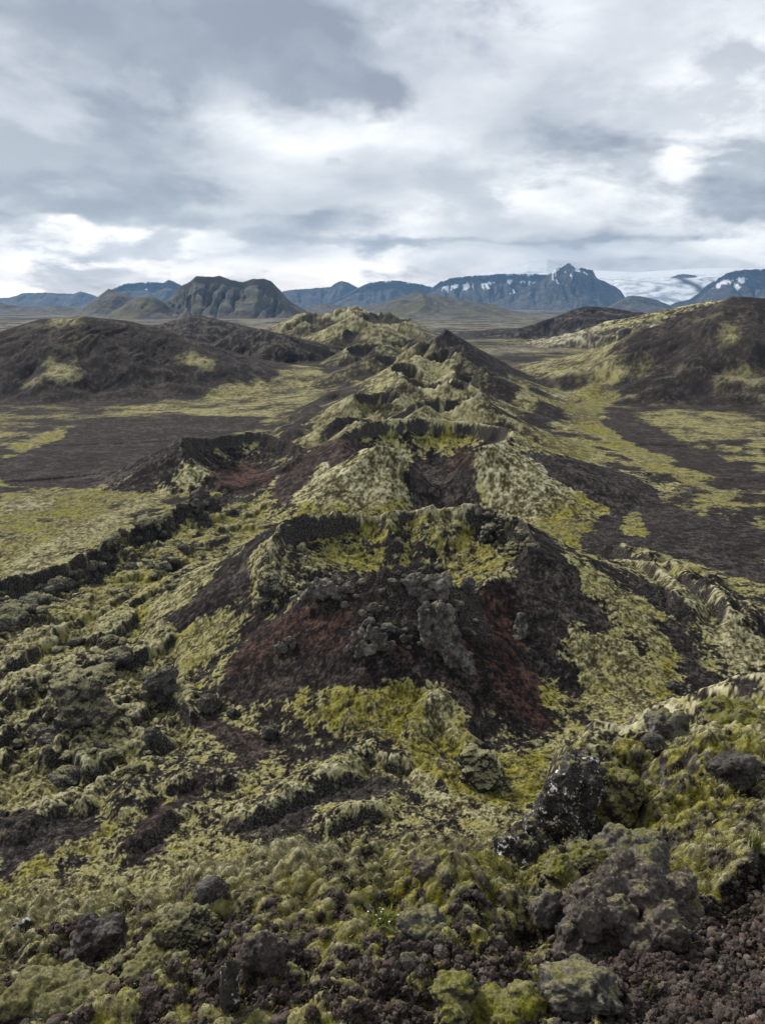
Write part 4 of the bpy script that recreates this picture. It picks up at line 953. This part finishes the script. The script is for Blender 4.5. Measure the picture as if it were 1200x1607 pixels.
# loose scoria stones on the brow
st_shapes = [rock_shape(90 + k, 4, block=.5, crag=.2, lump=.55, freq=1.3) for k in range(12)]
rng = np.random.RandomState(8)
dirs = []
while len(dirs) < 14000:
    u, v = rng.uniform(-60, 1260), rng.uniform(1200, 1650)
    i, j = hit(u, v)
    if rad[i] > 15 or rng.rand() > np.clip(1.05 - 1.6 * MOSS[i, j], .01, 1) * (1.0 if v > 1400 else .5): continue
    size = min(.0034 * math.exp(rng.gamma(1.5, .58)), .034) * (1.0 if rng.rand() < .98 else 1.6) * min(1, .55 + rad[i] / 9)
    dirs.append((X[i, j], Y[i, j], Z[i, j], size, size / rad[i], 0 < u < 1200 and v < 1607))
dirs.sort(key=lambda d: -d[4] * (1 if d[5] else .01))
sprotos = {}
for d in dirs[:300]:
    k = rng.randint(12)
    if k not in sprotos: o = sprotos[k] = link_mesh('scoria_stone', st_shapes[k][0], st_shapes[k][1], MAT['scoria'])
    else: o = sprotos[k].copy(); col.objects.link(o)
    o.location = (d[0], d[1], d[2] + d[3] * .15); o.rotation_euler = tuple(rng.uniform(0, 6.28, 3)); o.scale = (d[3], d[3] * rng.uniform(.7, 1), d[3] * rng.uniform(.6, .95))
    set_props(o, 'loose dark reddish scoria stone in the scree close to the viewer', 'stone', 'scoria stones in the near scree')
cs, ts, tn, nvt = [], [], [], 0
low = [rock_shape(120 + k, 2, block=.6, crag=.2, lump=.6, freq=1.0) for k in range(14)]
for d in dirs[300:]:
    c, t = low[rng.randint(14)]
    c = (c * (d[3] * np.array([1, rng.uniform(.7, 1), rng.uniform(.6, 1)], F4))) @ rot_m(rng).T + np.array([d[0], d[1], d[2] + d[3] * rng.uniform(-.35, .3)], F4)
    cs.append(c); ts.append(t + nvt); nvt += len(c); tn.append(np.full((len(c), 3), rng.rand(), F4))
g_ = mesh_from('gravel', np.concatenate(cs), np.concatenate(ts), MAT['scoria'], {'tint': np.concatenate(tn)}); set_props(g_, 'fine dark scoria gravel between the larger stones', None, None, 'stuff')

# fuzzy moss on the brow: short blades nobody could count
def fuzz():
    vs, qs = [], []
    n = 0; B = 260000
    i = rng.randint(*np.searchsorted(rad, [2.5, 13.5]), size=B * 3); j = rng.randint(*np.searchsorted(phi, np.radians([-31, 31])), size=B * 3)
    ok = (MOSS[i, j] > .45) & (rng.rand(B * 3) < np.clip(rad[i] / 5, .4, 1)); i, j = i[ok][:B], j[ok][:B]
    p = np.stack([X[i, j], Y[i, j], Z[i, j]], -1) + rng.normal(size=(len(i), 3)) * (.004 * rad[i])[:, None] * [1, 1, 0]
    L = rng.uniform(.007, .024, len(i))[:, None] * np.clip(rad[i] / 5, .7, 1.6)[:, None]; a = rng.uniform(0, 6.28, len(i))
    side = np.stack([np.cos(a), np.sin(a), np.zeros(len(i))], -1) * L * .16
    tip = p + np.stack([rng.normal(size=len(i)) * .6, rng.normal(size=len(i)) * .6 - .2, np.ones(len(i))], -1) * L
    co = np.stack([p - side, p + side, tip], 1).reshape(-1, 3)
    m, nt, b = new_mat('moss tips'); at_ = N(nt, 'ShaderNodeAttribute', attribute_name='tint'); s_ = N(nt, 'ShaderNodeSeparateColor'); nt.links.new(at_.outputs['Color'], s_.inputs[0])
    c = mixc(nt, s_.outputs[0], (.24, .222, .12), (.14, .136, .018)); nt.links.new(mixc(nt, s_.outputs[1], c, mixc(nt, s_.outputs[0], (.42, .40, .26), (.26, .25, .05))), b.inputs['Base Color'])
    g = np.repeat(np.stack([GREEN[i, j], rng.rand(len(i)).astype(F4), np.zeros(len(i), F4)], -1), 3, 0)
    o = mesh_from('moss', co, np.arange(len(co), dtype=np.int32).reshape(-1, 3), m, {'tint': g.astype(F4)}); set_props(o, 'short woolly moss covering the brow', None, None, 'stuff')
fuzz()

# grass tufts and a small flowering plant
def leaf_mat(name, c):
    m, nt, b = new_mat(name); o = N(nt, 'ShaderNodeNewGeometry'); n = N(nt, 'ShaderNodeTexNoise', i_Scale=60.0); nt.links.new(o.outputs['Position'], n.inputs['Vector'])
    nt.links.new(ramp(nt, n.outputs['Fac'], [(.35, tuple(x * .6 for x in c)), (.65, tuple(x * 1.3 for x in c))]), b.inputs['Base Color']); b.inputs['Roughness'].default_value = .6; return m
GRASS = leaf_mat('fresh grass', (.12, .135, .022)); PETAL = leaf_mat('white petals', (.7, .7, .66))
def blades(n, h, spread, w, seed):
    r = np.random.RandomState(seed); vs, ts = [], []
    for k in range(n):
        a = r.uniform(0, 6.28); hh = h * r.uniform(.5, 1.1); sp_ = spread * r.uniform(.2, 1); x0, y0 = r.normal(size=2) * spread * .22
        px, py = -math.sin(a) * w, math.cos(a) * w; b = len(vs)
        for q in range(5):
            t = q / 4; ww = (1 - t) ** .7 + .03; cx, cy, cz = x0 + math.cos(a) * sp_ * t * t, y0 + math.sin(a) * sp_ * t * t, hh * (t - .25 * t * t * sp_ / max(hh, 1e-3))
            vs += [(cx - px * ww, cy - py * ww, cz), (cx + px * ww, cy + py * ww, cz)]
        for q in range(4): ts += [(b + 2 * q, b + 2 * q + 1, b + 2 * q + 3), (b + 2 * q, b + 2 * q + 3, b + 2 * q + 2)]
    return np.array(vs, F4), np.array(ts, np.int32)
for u, v, px, nb, sd_, lab in [(1182, 1332, 36, 34, 1, 'bright green grass tuft at the right edge above the scree'), (1020, 1562, 32, 26, 2, 'yellow green grass tuft beside the mossy stone under the brown crust'), (822, 1520, 34, 20, 3, 'thin light grass tuft in the middle of the scree'),
                               (1070, 1495, 36, 14, 4, 'sparse grass sprig below the hollow of the brown crust'), (610, 1565, 26, 12, 5, 'tiny grass sprig in the rubble left of the bottom moss hump'), (715, 1490, 34, 18, 6, 'grass sprig at the moss edge right of the flowers')]:
    p, dist = gpos(u, v); s_ = px / FL * dist
    co, t = blades(nb, s_ * .8, s_ * .5, s_ * .022, sd_)
    o = link_mesh('grass_tuft', co, t, GRASS); o.location = p - np.array([0, 0, .004]); set_props(o, lab, 'grass', 'grass tufts on the brow')
p, dist = gpos(600, 1448); s_ = 38 / FL * dist
pl = bpy.data.objects.new('flowering_plant', None); col.objects.link(pl); pl.location = p; set_props(pl, 'low leafy plant with small white flowers on the moss bank', 'plant')
co, t = blades(90, s_ * .45, s_ * .75, s_ * .035, 9); link_mesh('foliage', co, t, GRASS, pl)
for k in range(7):
    r = random.Random(40 + k); c0 = np.array([r.uniform(-.6, .7) * s_, r.uniform(-.5, .3) * s_, s_ * r.uniform(.38, .5)]); vs, ts = [], []
    for q in range(5):
        a = q * 1.2566 + k; a1, a2 = a - .45, a + .45; b = len(vs); R_ = s_ * .035
        vs += [c0, c0 + [R_ * .8 * math.cos(a1), R_ * .8 * math.sin(a1), R_ * .3], c0 + [R_ * 1.25 * math.cos(a), R_ * 1.25 * math.sin(a), R_ * .35], c0 + [R_ * .8 * math.cos(a2), R_ * .8 * math.sin(a2), R_ * .3]]
        ts += [(b, b + 1, b + 2), (b, b + 2, b + 3)]
    link_mesh('flower', np.array(vs, F4), np.array(ts, np.int32), PETAL, pl)
# ------------------------------------------------------------------ sky, sun, air
SKY_MASSES = [(20, 310, 170, 40, -.20), (150, 345, 120, 16, -.10), (500, 40, 230, 45, -.10), (570, 140, 120, 26, -.12), (450, 110, 120, 30, -.07), (1150, 315, 120, 34, -.15), (900, 200, 300, 26, -.11), (1100, 235, 200, 18, -.08), (640, 250, 60, 14, -.04),
              (500, 225, 190, 36, .13), (420, 275, 120, 14, .10), (830, 318, 210, 22, .12), (1060, 100, 130, 45, .08), (330, 383, 70, 14, .14), (200, 375, 90, 16, .08), (740, 376, 280, 9, -.13), (480, 345, 160, 12, -.06), (150, 180, 180, 50, .05), (250, 262, 110, 26, -.06),
              (1000, 405, 300, 14, .12), (250, 420, 300, 10, .08), (300, 90, 140, 30, -.04), (820, 40, 120, 30, .05), (80, 70, 200, 60, -.05), (0, 170, 120, 30, -.03), (60, 400, 160, 8, -.06)]
def world():
    w = bpy.data.worlds.new('World'); sc.world = w; w.use_nodes = True
    nt = w.node_tree; nt.nodes.clear()
    out = N(nt, 'ShaderNodeOutputWorld')
    sky = N(nt, 'ShaderNodeTexSky', sky_type='NISHITA', sun_disc=False, sun_elevation=SUN_EL, sun_rotation=SUN_AZ)
    bg1 = N(nt, 'ShaderNodeBackground', i_Strength=.1); nt.links.new(sky.outputs[0], bg1.inputs[0])
    tc = N(nt, 'ShaderNodeTexCoord'); sx = N(nt, 'ShaderNodeSeparateXYZ'); nt.links.new(tc.outputs['Generated'], sx.inputs[0])
    zc = math_(nt, 'MAXIMUM', sx.outputs[2], 0.0)
    zz = math_(nt, 'ADD', zc, .33)
    cb = N(nt, 'ShaderNodeCombineXYZ'); nt.links.new(math_(nt, 'DIVIDE', sx.outputs[0], zz), cb.inputs[0]); nt.links.new(math_(nt, 'DIVIDE', sx.outputs[1], zz), cb.inputs[1])
    def nz(scale, detail, rough, off, dist=0.0, col_=False):
        mp = N(nt, 'ShaderNodeMapping'); mp.inputs['Location'].default_value = off; nt.links.new(cb.outputs[0], mp.inputs[0])
        n = N(nt, 'ShaderNodeTexNoise', i_Scale=scale, i_Detail=detail, i_Roughness=rough, i_Distortion=dist); nt.links.new(mp.outputs[0], n.inputs['Vector']); return n.outputs['Color' if col_ else 'Fac']
    v = math_(nt, 'ADD', 0.0, 0.0)
    # the large masses of this sky: bearing, height, size, lighter or darker
    ww = N(nt, 'ShaderNodeSeparateColor'); nt.links.new(nz(3.0, 4, .6, (4, 9, 3), 0, True), ww.inputs[0])
    bx = math_(nt, 'ADD', math_(nt, 'DIVIDE', sx.outputs[0], math_(nt, 'MAXIMUM', sx.outputs[1], .05)), math_(nt, 'MULTIPLY', math_(nt, 'SUBTRACT', ww.outputs[0], .5), .22))
    bz = math_(nt, 'ADD', zc, math_(nt, 'MULTIPLY', math_(nt, 'SUBTRACT', ww.outputs[1], .5), .06))
    for u, vv, su, sv, am in SKY_MASSES:
        a_ = math_(nt, 'DIVIDE', math_(nt, 'SUBTRACT', bx, (u - 600) / 1340), su / 1340)
        e_ = math_(nt, 'DIVIDE', math_(nt, 'SUBTRACT', bz, math.sin(-math.atan(tdep(vv)))), sv / 1340)
        g_ = math_(nt, 'EXPONENT', math_(nt, 'MULTIPLY', math_(nt, 'ADD', math_(nt, 'MULTIPLY', a_, a_), math_(nt, 'MULTIPLY', e_, e_)), -1.0))
        front = math_(nt, 'GREATER_THAN', sx.outputs[1], 0.0)
        v = math_(nt, 'ADD', v, math_(nt, 'MULTIPLY', math_(nt, 'MULTIPLY', g_, front), am))
    # cloud decks one above the other: bright high veil, grey middle deck, dark low bases
    veil = nz(1.6, 8, .55, (5, 1, 2), .2)
    cc = ramp(nt, math_(nt, 'ADD', veil, math_(nt, 'MULTIPLY', v, .5)), [(.36, (.37, .388, .415)), (.50, (.54, .553, .57)), (.62, (.80, .802, .80))])
    for off, scl, lo, hi, ca, cb_, wt, k in (((8.3, 2.2, 1), 1.9, .50, .58, (.50, .515, .535), (.36, .378, .405), .66, .85), ((2.1, 6.4, 4), 2.7, .51, .60, (.42, .438, .462), (.285, .302, .332), .95, .9), ((6.6, 9.1, 7), 1.7, .55, .66, (.33, .348, .375), (.20, .216, .245), 1.3, .95)):
        n1 = nz(scl, 11, .58, off, .22); n2 = nz(scl, 11, .58, (off[0] + .02, off[1] - .09, off[2]), .22)
        d_ = math_(nt, 'SUBTRACT', n1, math_(nt, 'MULTIPLY', v, wt))
        mk = math_(nt, 'MULTIPLY', ramp(nt, d_, [(lo, 0.0), (hi, 1.0)]), k)
        sh = ramp(nt, math_(nt, 'ADD', math_(nt, 'MULTIPLY', math_(nt, 'SUBTRACT', d_, lo), 2.2), math_(nt, 'ADD', math_(nt, 'MULTIPLY', math_(nt, 'SUBTRACT', n1, n2), 2.2), .25)), [(.1, ca), (.75, cb_)])
        cc = mixc(nt, mk, cc, sh)
    # an overcast sky shows a bright gap along the horizon
    lift = ramp(nt, sx.outputs[2], [(0.0, (2.0, 1.78, 1.52)), (.03, (1.75, 1.6, 1.42)), (.07, (1.4, 1.32, 1.22)), (.14, (1.16, 1.12, 1.07)), (.33, (1, 1, 1)), (.5, (.8, .8, .8)), (1.0, (.68, .68, .68))])
    cc = mixc(nt, 1.0, cc, lift, 'MULTIPLY')
    bg2 = N(nt, 'ShaderNodeBackground', i_Strength=.54); nt.links.new(cc, bg2.inputs[0])
    mx = N(nt, 'ShaderNodeMixShader'); mx.inputs[0].default_value = .94
    nt.links.new(bg1.outputs[0], mx.inputs[1]); nt.links.new(bg2.outputs[0], mx.inputs[2]); nt.links.new(mx.outputs[0], out.inputs[0])
SUN_EL, SUN_AZ = R(40), R(-42)
world()
sd = bpy.data.lights.new('sun', 'SUN'); sd.energy = 1.5; sd.angle = R(10); sd.color = (1, .94, .85)
so = bpy.data.objects.new('sun', sd); col.objects.link(so)
from mathutils import Vector
sdir = Vector((math.sin(SUN_AZ) * math.cos(SUN_EL), math.cos(SUN_AZ) * math.cos(SUN_EL), math.sin(SUN_EL)))
so.rotation_euler = sdir.to_track_quat('Z', 'Y').to_euler()

cd = bpy.data.cameras.new('camera'); cd.sensor_fit = 'VERTICAL'; cd.sensor_height = 36; cd.sensor_width = 27; cd.lens = FL / 1607 * 36
cd.clip_start = .1; cd.clip_end = 200000
co_ = bpy.data.objects.new('camera', cd); col.objects.link(co_)
co_.rotation_euler = (R(90) - PITCH, 0, 0)
sc.camera = co_
sc.view_settings.view_transform = 'Standard'; sc.view_settings.look = 'None'; sc.view_settings.exposure = 1.42; sc.view_settings.gamma = 1
sc.render.engine = 'CYCLES'
sc.cycles.max_bounces = 5; sc.cycles.diffuse_bounces = 2; sc.cycles.volume_bounces = 0
sc.cycles.use_denoising = True
